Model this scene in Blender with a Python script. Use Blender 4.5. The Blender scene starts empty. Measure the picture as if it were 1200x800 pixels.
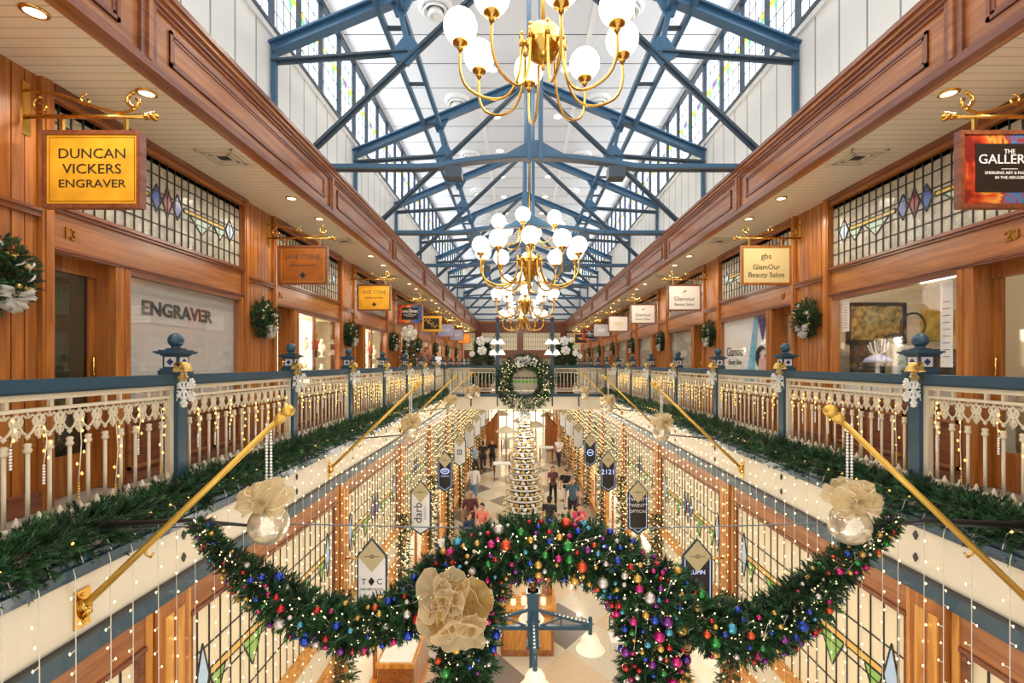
import bpy, math, random
import numpy as np
from mathutils import Vector, Matrix, Quaternion
PI = math.pi
SC = bpy.context.scene
COL = SC.collection
F = 567.0
CAM = Vector((-0.24, 0.0, 1.14))
FLOOR = -5.16
def P(px, py, Y):
    return Vector((CAM.x + (px - 607.5) * Y / F, Y, CAM.z + (425.5 - py) * Y / F))
ORDS = ['nearest', 'second', 'third', 'fourth', 'fifth', 'sixth', 'seventh', 'eighth', 'ninth', 'tenth', 'eleventh', 'twelfth',
        'thirteenth', 'fourteenth', 'fifteenth', 'sixteenth', 'seventeenth', 'eighteenth', 'nineteenth', 'twentieth']
def nth(k, what='from the camera'):
    return ('nearest the camera' if k == 0 else ORDS[k] + ' ' + what)
SIDES = ((-1, 'left'), (1, 'right'))

# ---------------------------------------------------------------- materials
def lin(c):
    out = []
    for x in c:
        x = x / 255.0
        out.append(x / 12.92 if x <= 0.04045 else ((x + 0.055) / 1.055) ** 2.4)
    return (*out, 1.0)
MATS = {}
def new_mat(name):
    m = bpy.data.materials.new(name); m.use_nodes = True
    return m, m.node_tree.nodes, m.node_tree.links, m.node_tree.nodes['Principled BSDF']
def mat(name, c, rough=0.5, metal=0.0, coat=0.0, emit=None, strength=0.0, trans=0.0, bump=0.0, bscale=40.0, var=0.0, vscale=6.0, sample=True, spec=None):
    m, n, l, b = new_mat(name)
    b.inputs['Base Color'].default_value = lin(c)
    b.inputs['Roughness'].default_value = rough
    b.inputs['Metallic'].default_value = metal
    b.inputs['Coat Weight'].default_value = coat
    if spec is not None: b.inputs['Specular IOR Level'].default_value = spec
    if trans: b.inputs['Transmission Weight'].default_value = trans
    if emit:
        b.inputs['Emission Color'].default_value = lin(emit); b.inputs['Emission Strength'].default_value = strength
        if not sample: m.cycles.emission_sampling = 'NONE'
    if var or bump:
        tc = n.new('ShaderNodeTexCoord'); nz = n.new('ShaderNodeTexNoise')
        l.new(tc.outputs['Object'], nz.inputs['Vector'])
        nz.inputs['Scale'].default_value = vscale if var else bscale; nz.inputs['Detail'].default_value = 4
        if var:
            r = n.new('ShaderNodeValToRGB')
            a = lin([max(0, x * (1 - var)) for x in c]); d = lin([min(255, x * (1 + var)) for x in c])
            r.color_ramp.elements[0].color = a; r.color_ramp.elements[1].color = d
            r.color_ramp.elements[0].position = .3; r.color_ramp.elements[1].position = .7
            l.new(nz.outputs['Fac'], r.inputs['Fac']); l.new(r.outputs['Color'], b.inputs['Base Color'])
        if bump:
            nb = nz
            if var:
                nb = n.new('ShaderNodeTexNoise'); nb.inputs['Scale'].default_value = bscale
                l.new(tc.outputs['Object'], nb.inputs['Vector'])
            bp = n.new('ShaderNodeBump'); bp.inputs['Strength'].default_value = bump; bp.inputs['Distance'].default_value = .01
            l.new(nb.outputs['Fac'], bp.inputs['Height']); l.new(bp.outputs['Normal'], b.inputs['Normal'])
    MATS[name] = m
    return m
def timber(name, c0, c1, scale, rough=0.32, coat=0.35):
    m, n, l, b = new_mat(name)
    tc = n.new('ShaderNodeTexCoord'); mp = n.new('ShaderNodeMapping'); nz = n.new('ShaderNodeTexNoise')
    mp.inputs['Scale'].default_value = scale
    nz.inputs['Scale'].default_value = 2.2; nz.inputs['Detail'].default_value = 7; nz.inputs['Distortion'].default_value = 1.2
    r = n.new('ShaderNodeValToRGB')
    r.color_ramp.elements[0].color = lin(c0); r.color_ramp.elements[1].color = lin(c1)
    r.color_ramp.elements[0].position = .33; r.color_ramp.elements[1].position = .68
    l.new(tc.outputs['Object'], mp.inputs['Vector']); l.new(mp.outputs['Vector'], nz.inputs['Vector'])
    l.new(nz.outputs['Fac'], r.inputs['Fac']); l.new(r.outputs['Color'], b.inputs['Base Color'])
    b.inputs['Roughness'].default_value = rough; b.inputs['Coat Weight'].default_value = coat; b.inputs['Coat Roughness'].default_value = .12
    MATS[name] = m
    return m
def glass(name, tint=(1, 1, 1), refl=0.12, rough=0.02):
    m = bpy.data.materials.new(name); m.use_nodes = True
    n, l = m.node_tree.nodes, m.node_tree.links
    n.clear()
    o = n.new('ShaderNodeOutputMaterial'); mx = n.new('ShaderNodeMixShader'); t = n.new('ShaderNodeBsdfTransparent'); g = n.new('ShaderNodeBsdfGlossy')
    lw = n.new('ShaderNodeLayerWeight'); lw.inputs['Blend'].default_value = .25
    ma = n.new('ShaderNodeMath'); ma.operation = 'MULTIPLY_ADD'; ma.inputs[1].default_value = .22; ma.inputs[2].default_value = refl * .3
    t.inputs['Color'].default_value = (*tint, 1); g.inputs['Roughness'].default_value = rough
    l.new(lw.outputs['Fresnel'], ma.inputs[0]); l.new(ma.outputs[0], mx.inputs['Fac'])
    l.new(t.outputs[0], mx.inputs[1]); l.new(g.outputs[0], mx.inputs[2]); l.new(mx.outputs[0], o.inputs['Surface'])
    MATS[name] = m
    return m
def sheer(name, c, opacity=.65, rough=.4):
    m = bpy.data.materials.new(name); m.use_nodes = True
    n, l = m.node_tree.nodes, m.node_tree.links
    b = n['Principled BSDF']; o = n['Material Output']
    b.inputs['Base Color'].default_value = lin(c); b.inputs['Roughness'].default_value = rough
    b.inputs['Sheen Weight'].default_value = .4
    tl = n.new('ShaderNodeBsdfTranslucent'); tl.inputs['Color'].default_value = lin(c)
    m1 = n.new('ShaderNodeMixShader'); m1.inputs['Fac'].default_value = .4
    t = n.new('ShaderNodeBsdfTransparent'); m2 = n.new('ShaderNodeMixShader'); m2.inputs['Fac'].default_value = opacity
    l.new(b.outputs[0], m1.inputs[1]); l.new(tl.outputs[0], m1.inputs[2])
    l.new(t.outputs[0], m2.inputs[1]); l.new(m1.outputs[0], m2.inputs[2]); l.new(m2.outputs[0], o.inputs['Surface'])
    MATS[name] = m
    return m
def lines_mat(name, c, cl, axis, period, width, rough=.4, coat=0.0, offset=0.0):
    """painted boards: thin joint lines every `period` along an axis"""
    m, n, l, b = new_mat(name)
    tc = n.new('ShaderNodeTexCoord'); sx = n.new('ShaderNodeSeparateXYZ'); l.new(tc.outputs['Object'], sx.inputs[0])
    ad = n.new('ShaderNodeMath'); ad.operation = 'ADD'; ad.inputs[1].default_value = 1000 * period + offset
    d = n.new('ShaderNodeMath'); d.operation = 'DIVIDE'; d.inputs[1].default_value = period
    fr = n.new('ShaderNodeMath'); fr.operation = 'FRACT'
    lt = n.new('ShaderNodeMath'); lt.operation = 'LESS_THAN'; lt.inputs[1].default_value = width / period
    mx = n.new('ShaderNodeMix'); mx.data_type = 'RGBA'
    l.new(sx.outputs[axis], ad.inputs[0]); l.new(ad.outputs[0], d.inputs[0]); l.new(d.outputs[0], fr.inputs[0]); l.new(fr.outputs[0], lt.inputs[0])
    l.new(lt.outputs[0], mx.inputs[0]); mx.inputs[6].default_value = lin(c); mx.inputs[7].default_value = lin(cl)
    l.new(mx.outputs[2], b.inputs['Base Color'])
    b.inputs['Roughness'].default_value = rough; b.inputs['Coat Weight'].default_value = coat
    MATS[name] = m
    return m
def floor_mat():
    m, n, l, b = new_mat('terrazzo')
    tc = n.new('ShaderNodeTexCoord'); sx = n.new('ShaderNodeSeparateXYZ'); l.new(tc.outputs['Object'], sx.inputs[0])
    def M(op, a, c):
        k = n.new('ShaderNodeMath'); k.operation = op
        for i, s in enumerate((a, c)):
            if s is None: continue
            if isinstance(s, (int, float)): k.inputs[i].default_value = s
            else: l.new(s, k.inputs[i])
        return k.outputs[0]
    xa = M('DIVIDE', M('ADD', sx.outputs[0], 0.0), 1.6); yb = M('DIVIDE', M('ADD', sx.outputs[1], 0.9), 2.1)
    u = M('FLOOR', M('ADD', M('ADD', xa, yb), 100), None); v = M('FLOOR', M('ADD', M('SUBTRACT', xa, yb), 100), None)
    um = M('MODULO', u, 2); vm = M('MODULO', v, 2)
    dark = M('MULTIPLY', M('SUBTRACT', 1.0, um), M('SUBTRACT', 1.0, vm))
    warm = M('MULTIPLY', um, vm)
    def mix(f, a, c):
        k = n.new('ShaderNodeMix'); k.data_type = 'RGBA'; l.new(f, k.inputs[0])
        for i, s in ((6, a), (7, c)):
            if isinstance(s, tuple): k.inputs[i].default_value = s
            else: l.new(s, k.inputs[i])
        return k.outputs[2]
    base = mix(warm, lin((214, 205, 186)), lin((212, 190, 160)))
    base = mix(dark, base, lin((128, 122, 116)))
    vo = n.new('ShaderNodeTexVoronoi'); vo.inputs['Scale'].default_value = 26; l.new(tc.outputs['Object'], vo.inputs['Vector'])
    lt = M('LESS_THAN', vo.outputs['Distance'], .17)
    hv = n.new('ShaderNodeSeparateColor'); l.new(vo.outputs['Color'], hv.inputs[0])
    sp = M('MULTIPLY', lt, M('LESS_THAN', hv.outputs[0], .45))
    base = mix(sp, base, lin((66, 60, 58)))
    l.new(base, b.inputs['Base Color'])
    b.inputs['Roughness'].default_value = .16; b.inputs['Coat Weight'].default_value = .3
    MATS['terrazzo'] = m
floor_mat()
timber('wood', (140, 78, 28), (188, 118, 52), (7, 7, .45))            # grain upright
timber('wood_beam', (136, 80, 40), (178, 114, 64), (7, .45, 7))        # grain along the arcade
timber('wood_red', (104, 54, 34), (142, 82, 52), (7, .45, 7))
timber('wood_dark', (70, 30, 12), (120, 58, 24), (5, 5, .6))
timber('wood_honey', (186, 118, 44), (226, 166, 84), (5, 5, .6))
mat('groove', (52, 22, 8), .6)
mat('blue', (34, 70, 90), .36, coat=.15)
mat('blue_truss', (58, 98, 130), .4)
mat('truss_dark', (58, 74, 88), .35)
mat('iron_cream', (214, 203, 178), .45)
mat('cream', (226, 217, 196), .5)
mat('white', (238, 238, 236), .5)
mat('white_gloss', (240, 240, 236), .2)
mat('ceil_white', (226, 228, 232), .6)
lines_mat('wall_white', (236, 236, 232), (150, 150, 146), 1, .5, .03, .5)
lines_mat('soffit', (228, 217, 194), (186, 174, 150), 1, .1, .010, .3, coat=.2)
mat('brass', (212, 168, 84), .2, metal=1.0)
mat('brass_dark', (168, 124, 52), .3, metal=1.0)
mat('gold_paint', (222, 180, 84), .35, metal=.6)
mat('steel', (120, 125, 128), .35, metal=.9)
mat('black', (24, 24, 24), .5)
mat('charcoal', (52, 54, 56), .5)
mat('lead', (44, 44, 44), .5)
mat('kerb', (236, 230, 220), .5)
mat('gallery_floor', (150, 142, 134), .35)
mat('globe', (255, 250, 238), .3, emit=(255, 246, 228), strength=1.7, sample=False)
mat('bulb', (255, 234, 184), .3, emit=(255, 224, 156), strength=4.5, sample=False)
mat('bulb_gold', (255, 220, 130), .3, emit=(255, 196, 84), strength=4, sample=False)
mat('wire', (226, 220, 206), .5)
mat('downlight', (255, 240, 210), .3, emit=(255, 232, 190), strength=6, sample=False)
mat('sky_glass', (240, 246, 255), .2, emit=(238, 245, 255), strength=1.25)
for nm, c in (('y', (250, 214, 60)), ('g', (110, 200, 140)), ('b', (70, 120, 205)), ('r', (190, 60, 90)), ('p', (190, 210, 240))):
    mat('sky_' + nm, c, .2, emit=c, strength=1.1, sample=False)
mat('pane_grey', (178, 172, 156), .22, bump=.6, bscale=55, var=.10, vscale=9, coat=.2)
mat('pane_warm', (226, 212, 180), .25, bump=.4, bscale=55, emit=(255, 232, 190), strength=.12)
for nm, c in (('yellow', (212, 176, 70)), ('green', (142, 186, 96)), ('pale_green', (176, 200, 178)), ('blue', (84, 134, 200)), ('red', (140, 40, 52)),
              ('navy', (70, 84, 150)), ('sky', (176, 200, 226)), ('amber', (226, 182, 96))):
    mat('stain_' + nm, c, .2, emit=c, strength=.12, sample=False)
glass('glass'); glass('glass_dark', (.35, .36, .36), .3)
mat('blind', (206, 202, 196), .7)
mat('shop_cream', (240, 226, 196), .7)
mat('shop_dark', (40, 38, 38), .6)
mat('wall_glow', (255, 244, 214), .5, emit=(255, 238, 200), strength=1.6)  # glowing cream for walls: their lighting is put into the material
mat('needle', (44, 84, 46), .55, var=.35, vscale=7)
mat('needle_dark', (30, 58, 34), .6, var=.3, vscale=7)
sheer('organza', (236, 214, 164), .58); sheer('organza_white', (238, 232, 222), .7); sheer('organza_gold', (192, 152, 74), .84); sheer('organza_big', (228, 202, 154), .74); mat('organza_hem', (236, 218, 180), .4)
mat('gold_satin', (214, 180, 100), .3, metal=.35)
mat('paper', (244, 243, 240), .6)
mat('ink', (32, 30, 30), .6)
mat('skin', (214, 164, 132), .5); mat('skin_tan', (178, 122, 88), .5)

# ---------------------------------------------------------------- mesh builder
def frame(origin, ex, ey, ez=None):
    ex = Vector(ex).normalized(); ey = Vector(ey).normalized()
    ez = Vector(ez) if ez is not None else ex.cross(ey)
    m = Matrix.Identity(4)
    for i, a in enumerate((ex, ey, ez)):
        m[0][i], m[1][i], m[2][i] = a
    m[0][3], m[1][3], m[2][3] = origin
    return m
def side_m(s):
    return Matrix.Identity(4) if s < 0 else Matrix.Diagonal((-1, 1, 1, 1))
ORG = {}; CH = {}
class MB:
    def __init__(self, M=None):
        self.v = []; self.f = []; self.mi = []; self.sm = []
        self.M = M
    def add(self, vs, fs, m=0, sm=False):
        o = len(self.v)
        M = self.M
        if M is not None:
            vs = [M @ Vector(p) for p in vs]
            if M.determinant() < 0: fs = [f[::-1] for f in fs]
        self.v.extend([tuple(p) for p in vs])
        for f in fs:
            self.f.append(tuple(i + o for i in f)); self.mi.append(m); self.sm.append(sm)
        return self
    def box(self, x0, x1, y0, y1, z0, z1, m=0):
        if x0 > x1: x0, x1 = x1, x0
        if y0 > y1: y0, y1 = y1, y0
        if z0 > z1: z0, z1 = z1, z0
        vs = [(x, y, z) for z in (z0, z1) for y in (y0, y1) for x in (x0, x1)]
        return self.add(vs, [(0, 2, 3, 1), (4, 5, 7, 6), (0, 1, 5, 4), (2, 6, 7, 3), (0, 4, 6, 2), (1, 3, 7, 5)], m)
    def beam(self, p0, p1, w, h, up=(0, 0, 1), m=0):
        p0, p1 = Vector(p0), Vector(p1); d = (p1 - p0).normalized(); up = Vector(up)
        s = d.cross(up)
        if s.length < 1e-4: s = d.cross(Vector((1, 0, 0)))
        s.normalize(); u = s.cross(d)
        vs = []
        for p in (p0, p1):
            for a, b in ((-1, -1), (1, -1), (1, 1), (-1, 1)): vs.append(p + s * a * w / 2 + u * b * h / 2)
        return self.add(vs, [(0, 1, 2, 3), (7, 6, 5, 4), (0, 4, 5, 1), (1, 5, 6, 2), (2, 6, 7, 3), (3, 7, 4, 0)], m)
    def tube(self, pts, r, n=8, m=0, closed=False, caps=True, sm=True):
        pts = [Vector(p) for p in pts]; k = len(pts)
        rs = r if isinstance(r, (list, tuple)) else [r] * k
        vs = []; nrm = None
        for i, p in enumerate(pts):
            if closed: t = pts[(i + 1) % k] - pts[i - 1]
            else: t = pts[min(i + 1, k - 1)] - pts[max(i - 1, 0)]
            if t.length < 1e-9: t = Vector((0, 0, 1))
            t.normalize()
            if nrm is None:
                nrm = t.orthogonal().normalized()
            else:
                nrm = nrm - t * nrm.dot(t)
                if nrm.length < 1e-6: nrm = t.orthogonal()
                nrm.normalize()
            b = t.cross(nrm)
            for j in range(n):
                a = 2 * PI * j / n
                vs.append(p + (nrm * math.cos(a) + b * math.sin(a)) * rs[i])
        fs = []
        for i in range(k if closed else k - 1):
            i2 = (i + 1) % k
            for j in range(n):
                j2 = (j + 1) % n
                fs.append((i * n + j, i * n + j2, i2 * n + j2, i2 * n + j))
        if caps and not closed:
            fs.append(tuple(range(n - 1, -1, -1))); fs.append(tuple((k - 1) * n + j for j in range(n)))
        return self.add(vs, fs, m, sm)
    def cyl(self, p0, p1, r0, r1=None, n=12, m=0, sm=True):
        return self.tube([p0, p1], [r0, r0 if r1 is None else r1], n, m, sm=sm)
    def lathe(self, prof, c=(0, 0, 0), n=16, m=0, sm=True, ax=None, caps=True):
        """profile of (r, z) turned about z (or about ax, a unit vector)"""
        c = Vector(c); R = Matrix.Identity(3) if ax is None else Vector((0, 0, 1)).rotation_difference(Vector(ax)).to_matrix()
        vs = []
        for r, z in prof:
            for j in range(n):
                a = 2 * PI * j / n
                vs.append(c + R @ Vector((r * math.cos(a), r * math.sin(a), z)))
        fs = []
        for i in range(len(prof) - 1):
            for j in range(n):
                j2 = (j + 1) % n
                fs.append((i * n + j, i * n + j2, (i + 1) * n + j2, (i + 1) * n + j))
        if caps and prof[0][0] > 1e-5: fs.append(tuple(range(n - 1, -1, -1)))
        if caps and prof[-1][0] > 1e-5: fs.append(tuple((len(prof) - 1) * n + j for j in range(n)))
        return self.add(vs, fs, m, sm)
    def sphere(self, c, r, nu=12, nv=8, m=0, sc=(1, 1, 1)):
        c = Vector(c)
        vs = [c + Vector((0, 0, -r * sc[2]))]
        for i in range(1, nv):
            ph = -PI / 2 + PI * i / nv
            for j in range(nu):
                a = 2 * PI * j / nu
                vs.append(c + Vector((r * sc[0] * math.cos(ph) * math.cos(a), r * sc[1] * math.cos(ph) * math.sin(a), r * sc[2] * math.sin(ph))))
        vs.append(c + Vector((0, 0, r * sc[2])))
        fs = []
        for j in range(nu): fs.append((0, 1 + (j + 1) % nu, 1 + j))
        for i in range(nv - 2):
            for j in range(nu):
                j2 = (j + 1) % nu; a = 1 + i * nu; b = a + nu
                fs.append((a + j, a + j2, b + j2, b + j))
        t = len(vs) - 1; a = 1 + (nv - 2) * nu
        for j in range(nu): fs.append((a + j, a + (j + 1) % nu, t))
        return self.add(vs, fs, m, True)
    def prism(self, pts, vec, m=0):
        """a flat polygon (3-D points, counter-clockwise seen from +vec) given thickness vec"""
        n = len(pts); vec = Vector(vec); pts = [Vector(p) for p in pts]
        nn = Vector((0, 0, 0))
        for i in range(n): nn += pts[i].cross(pts[(i + 1) % n])
        if nn.dot(vec) < 0: pts = pts[::-1]
        vs = pts + [p + vec for p in pts]
        fs = [tuple(range(n - 1, -1, -1)), tuple(range(n, 2 * n))]
        for i in range(n):
            j = (i + 1) % n
            fs.append((i, j, j + n, i + n))
        return self.add(vs, fs, m)
    def octa(self, c, r, m=0, e=1.0):
        c = Vector(c)
        vs = [c + Vector(d) for d in ((r, 0, 0), (-r, 0, 0), (0, r, 0), (0, -r, 0), (0, 0, r * e), (0, 0, -r * e))]
        return self.add(vs, [(0, 2, 4), (2, 1, 4), (1, 3, 4), (3, 0, 4), (2, 0, 5), (1, 2, 5), (3, 1, 5), (0, 3, 5)], m)
    def grid(self, rows, m=0, sm=True):
        """a surface through rows of points"""
        nr, nc = len(rows), len(rows[0])
        vs = [p for r in rows for p in r]
        fs = [(i * nc + j, i * nc + j + 1, (i + 1) * nc + j + 1, (i + 1) * nc + j) for i in range(nr - 1) for j in range(nc - 1)]
        return self.add(vs, fs, m, sm)
    def text(self, body, M, size, m=0, ext=.003, sx=1.0, font_bold=0.0, spacing=1.0):
        vs, fs = text_mesh(body, size, ext, font_bold, spacing)
        keep = self.M; self.M = (keep @ M) if keep is not None else M
        self.add([(x * sx, y, z) for x, y, z in vs], fs, m)
        self.M = keep
        return self
    def mesh(self, name, mats, org):
        me = bpy.data.meshes.new(name)
        o = Vector(org)
        me.from_pydata([(a - o.x, b - o.y, c - o.z) for a, b, c in self.v], [], self.f)
        for k in mats: me.materials.append(MATS[k])
        me.polygons.foreach_set('material_index', self.mi)
        me.polygons.foreach_set('use_smooth', self.sm)
        me.update()
        return me
    def build(self, name, mats, parent=None, org=None):
        if isinstance(mats, str): mats = [mats]
        if parent is not None: org = ORG[parent]
        elif org is None:
            a = np.array(self.v); org = ((a[:, 0].min() + a[:, 0].max()) / 2, (a[:, 1].min() + a[:, 1].max()) / 2, a[:, 2].min())
        ob = bpy.data.objects.new(name, self.mesh(name, mats, org)); COL.objects.link(ob)
        if parent is not None: ob.parent = parent; CH.setdefault(parent, []).append(ob)
        else: ob.location = org
        ORG[ob] = Vector(org)
        return ob
TXT = {}
def text_mesh(body, size, ext, bold, spacing):
    key = (body, size, ext, bold, spacing)
    if key in TXT: return TXT[key]
    cu = bpy.data.curves.new('lettering', 'FONT'); cu.body = body; cu.size = size; cu.extrude = ext; cu.offset = bold
    cu.align_x = 'CENTER'; cu.align_y = 'CENTER'; cu.space_character = spacing; cu.resolution_u = 3
    ob = bpy.data.objects.new('lettering', cu); COL.objects.link(ob)
    dg = bpy.context.evaluated_depsgraph_get(); dg.update()
    me = bpy.data.meshes.new_from_object(ob.evaluated_get(dg))
    vs = [tuple(v.co) for v in me.vertices]; fs = [tuple(p.vertices) for p in me.polygons]
    bpy.data.objects.remove(ob); bpy.data.meshes.remove(me); bpy.data.curves.remove(cu)
    TXT[key] = (vs, fs)
    return vs, fs
def np_mesh(name, V, Q, mats, org, mi=None):
    """a mesh from an array of points and an array of quads"""
    me = bpy.data.meshes.new(name)
    V = np.asarray(V, dtype=np.float32) - np.array(org, dtype=np.float32); Q = np.asarray(Q, dtype=np.int32)
    me.vertices.add(len(V)); me.vertices.foreach_set('co', V.ravel())
    me.loops.add(Q.size); me.loops.foreach_set('vertex_index', Q.ravel())
    me.polygons.add(len(Q)); me.polygons.foreach_set('loop_start', np.arange(0, Q.size, 4, dtype=np.int32))
    me.polygons.foreach_set('loop_total', np.full(len(Q), 4, dtype=np.int32))
    for k in mats: me.materials.append(MATS[k])
    if mi is not None: me.polygons.foreach_set('material_index', np.asarray(mi, dtype=np.int32))
    me.update(calc_edges=True); me.validate()
    return me
def tag(o, label=None, cat=None, group=None, kind=None):
    if label: o['label'] = label
    if cat: o['category'] = cat
    if group: o['group'] = group
    if kind: o['kind'] = kind
    return o
def empty(name, loc, label=None, cat=None, group=None, kind=None):
    o = bpy.data.objects.new(name, None); COL.objects.link(o); o.location = loc; o.empty_display_size = .1
    ORG[o] = Vector(loc)
    return tag(o, label, cat, group, kind)
def struct(o):
    o['kind'] = 'structure'; return o
def dup(root, loc, label=None, group=None, rot=None, scale=None):
    """a copy of a thing with copies of its parts and sub-parts"""
    def rec(o, par):
        c = o.copy(); COL.objects.link(c)
        if par is not None: c.parent = par; CH.setdefault(par, []).append(c)
        for ch in CH.get(o, []): rec(ch, c)
        return c
    r = rec(root, None)
    r.location = loc; ORG[r] = Vector(loc)
    if rot is not None: r.rotation_euler = rot
    if scale is not None: r.scale = scale
    if label: r['label'] = label
    if group: r['group'] = group
    return r
def part_copy(src, parent, loc=(0, 0, 0), rot=None):
    c = src.copy(); COL.objects.link(c); c.parent = parent; c.location = loc; CH.setdefault(parent, []).append(c); ORG[c] = ORG[parent]
    if rot is not None: c.rotation_euler = rot
    return c

# ---------------------------------------------------------------- foliage and bows
RNG = np.random.default_rng(7)
def _sprig(nn, L, nl, w, seed):
    g = np.random.default_rng(seed); V = []
    for i in range(nn):
        t = (i + .5) / nn; a = i * 2.399 + g.normal() * .3
        base = np.array([0, 0, L * t]); tilt = .85 - .45 * t + g.normal() * .12
        d = np.array([math.cos(a) * math.sin(tilt), math.sin(a) * math.sin(tilt), math.cos(tilt)])
        s = np.cross(d, [0, 0, 1.0]); s /= np.linalg.norm(s) + 1e-9
        l = nl * (.8 + .4 * g.random())
        V += [base, base + d * l * .5 + s * w, base + d * l, base + d * l * .5 - s * w]
    return np.array(V)
SPRIGS = [_sprig(24, .085, .036, .0042, k) for k in range(4)]
SPRIGS_COARSE = [_sprig(12, .10, .05, .006, k + 9) for k in range(4)]
def foliage(name, pts, dirs, scale, mats=('needle',), parent=None, org=(0, 0, 0), coarse=False, seed=1):
    """needle sprigs grown from points along directions, as one mesh"""
    g = np.random.default_rng(seed)
    pts = np.asarray(pts, float); dirs = np.asarray(dirs, float); n = len(pts)
    dirs = dirs / (np.linalg.norm(dirs, axis=1, keepdims=True) + 1e-9)
    ref = g.normal(size=(n, 3)); x = np.cross(ref, dirs); x /= np.linalg.norm(x, axis=1, keepdims=True) + 1e-9
    y = np.cross(dirs, x)
    sp = SPRIGS_COARSE if coarse else SPRIGS
    VV = []
    for k in range(4):
        idx = np.arange(k, n, 4)
        if not len(idx): continue
        s = sp[k]; sc = (np.asarray(scale) if np.ndim(scale) else np.full(n, scale))[idx] * (.8 + .4 * g.random(len(idx)))
        W = (s[None, :, 0, None] * x[idx][:, None, :] + s[None, :, 1, None] * y[idx][:, None, :] + s[None, :, 2, None] * dirs[idx][:, None, :]) * sc[:, None, None] + pts[idx][:, None, :]
        VV.append(W.reshape(-1, 3))
    V = np.concatenate(VV); Q = np.arange(len(V)).reshape(-1, 4)
    if parent is not None: org = ORG[parent]
    mi = None
    if len(mats) > 1: mi = np.repeat(g.integers(0, len(mats), len(Q) // 4 + 1), 4)[:len(Q)]
    ob = bpy.data.objects.new(name, np_mesh(name, V, Q, mats, org, mi)); COL.objects.link(ob)
    if parent is not None: ob.parent = parent; CH.setdefault(parent, []).append(ob)
    else: ob.location = org
    ORG[ob] = Vector(org)
    return ob
def along(path, n):
    """n points spread evenly along a polyline, with tangents and fractions"""
    p = np.array([tuple(q) for q in path], float); d = np.linalg.norm(np.diff(p, axis=0), axis=1); c = np.concatenate([[0], np.cumsum(d)])
    s = np.linspace(0, c[-1], n)
    out = np.stack([np.interp(s, c, p[:, i]) for i in range(3)], 1)
    t = np.gradient(out, axis=0); t /= np.linalg.norm(t, axis=1, keepdims=True) + 1e-9
    return out, t, s / c[-1]
def smooth_path(path, n=60):
    """Catmull-Rom through control points"""
    p = [np.array(tuple(q), float) for q in path]; p = [2 * p[0] - p[1]] + p + [2 * p[-1] - p[-2]]
    out = []; m = max(2, n // (len(p) - 3))
    for i in range(1, len(p) - 2):
        for k in range(m):
            t = k / m
            out.append(.5 * (2 * p[i] + (p[i + 1] - p[i - 1]) * t + (2 * p[i - 1] - 5 * p[i] + 4 * p[i + 1] - p[i + 2]) * t * t + (3 * p[i] - p[i - 1] - 3 * p[i + 1] + p[i + 2]) * t ** 3))
    out.append(p[-2])
    return out
def garland_pts(path, n, rad, seed, fill=.55):
    """points and outward directions of sprigs round a path; rad may be a function of the fraction along"""
    g = np.random.default_rng(seed)
    o, t, s = along(path, n)
    r = np.array([rad(q) for q in s]) if callable(rad) else np.full(n, rad)
    ref = g.normal(size=(n, 3)); e = np.cross(ref, t); e /= np.linalg.norm(e, axis=1, keepdims=True) + 1e-9
    k = r * (fill * np.sqrt(g.random(n)))
    pts = o + e * k[:, None]
    dirs = e + t * g.normal(size=(n, 1)) * .45
    return pts, dirs, r
def bow_loops(mb, c, up, fwd, loops, m=0, nT=16, nW=5, edge=0, em=1):
    """ribbon loops round a knot: loops are (angle, length, width, bulge, lift)"""
    c, up, fwd = Vector(c), Vector(up).normalized(), Vector(fwd).normalized()
    rt = up.cross(fwd).normalized()
    for a, L, W, B, lift in loops:
        d = (rt * math.cos(a) + up * math.sin(a)) * math.cos(lift) + fwd * math.sin(lift)
        side = d.cross(fwd)
        if side.length < .1: side = d.cross(up)
        side.normalize(); out = side.cross(d).normalized()
        rows = []
        for i in range(nT + 1):
            t = i / nT
            cen = c + d * (L * math.sin(PI * t) ** .8) + out * (B * math.sin(2 * PI * t))
            w = W * (.25 + .75 * math.sin(PI * t))
            row = []
            for j in range(nW + 1):
                q = j / nW * 2 - 1
                ruf = .12 * W * math.sin(9 * t + 4 * q + a * 3) + .05 * W * math.sin(23 * t - 7 * q + a * 5) + .04 * W * math.sin(31 * q + a)
                row.append(cen + side * (w * q * .5) + out * ruf + d * (ruf * .6 - .18 * W * q * q))
            rows.append(row)
        mb.grid(rows, m)
        if edge:
            for j in (0, -1): mb.tube([r[j] for r in rows], edge, 4, em)
    return mb
# ================================================================ the setting
Y0, Y1 = -1.2, 33.6
BAY = 3.55
CB = [3.4 + BAY * k for k in range(9)]                 # gallery pilasters
XR, XE, XS, XB = 3.0, 2.83, 3.97, 6.3                  # railing, slab edge, gallery shopfront, back wall of the shops
WIN = [0]
def win_name():
    WIN[0] += 1; return 'window_%d' % WIN[0]
TRIM = [0]
def trim_name():
    TRIM[0] += 1; return 'trim_%d' % TRIM[0]

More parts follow.
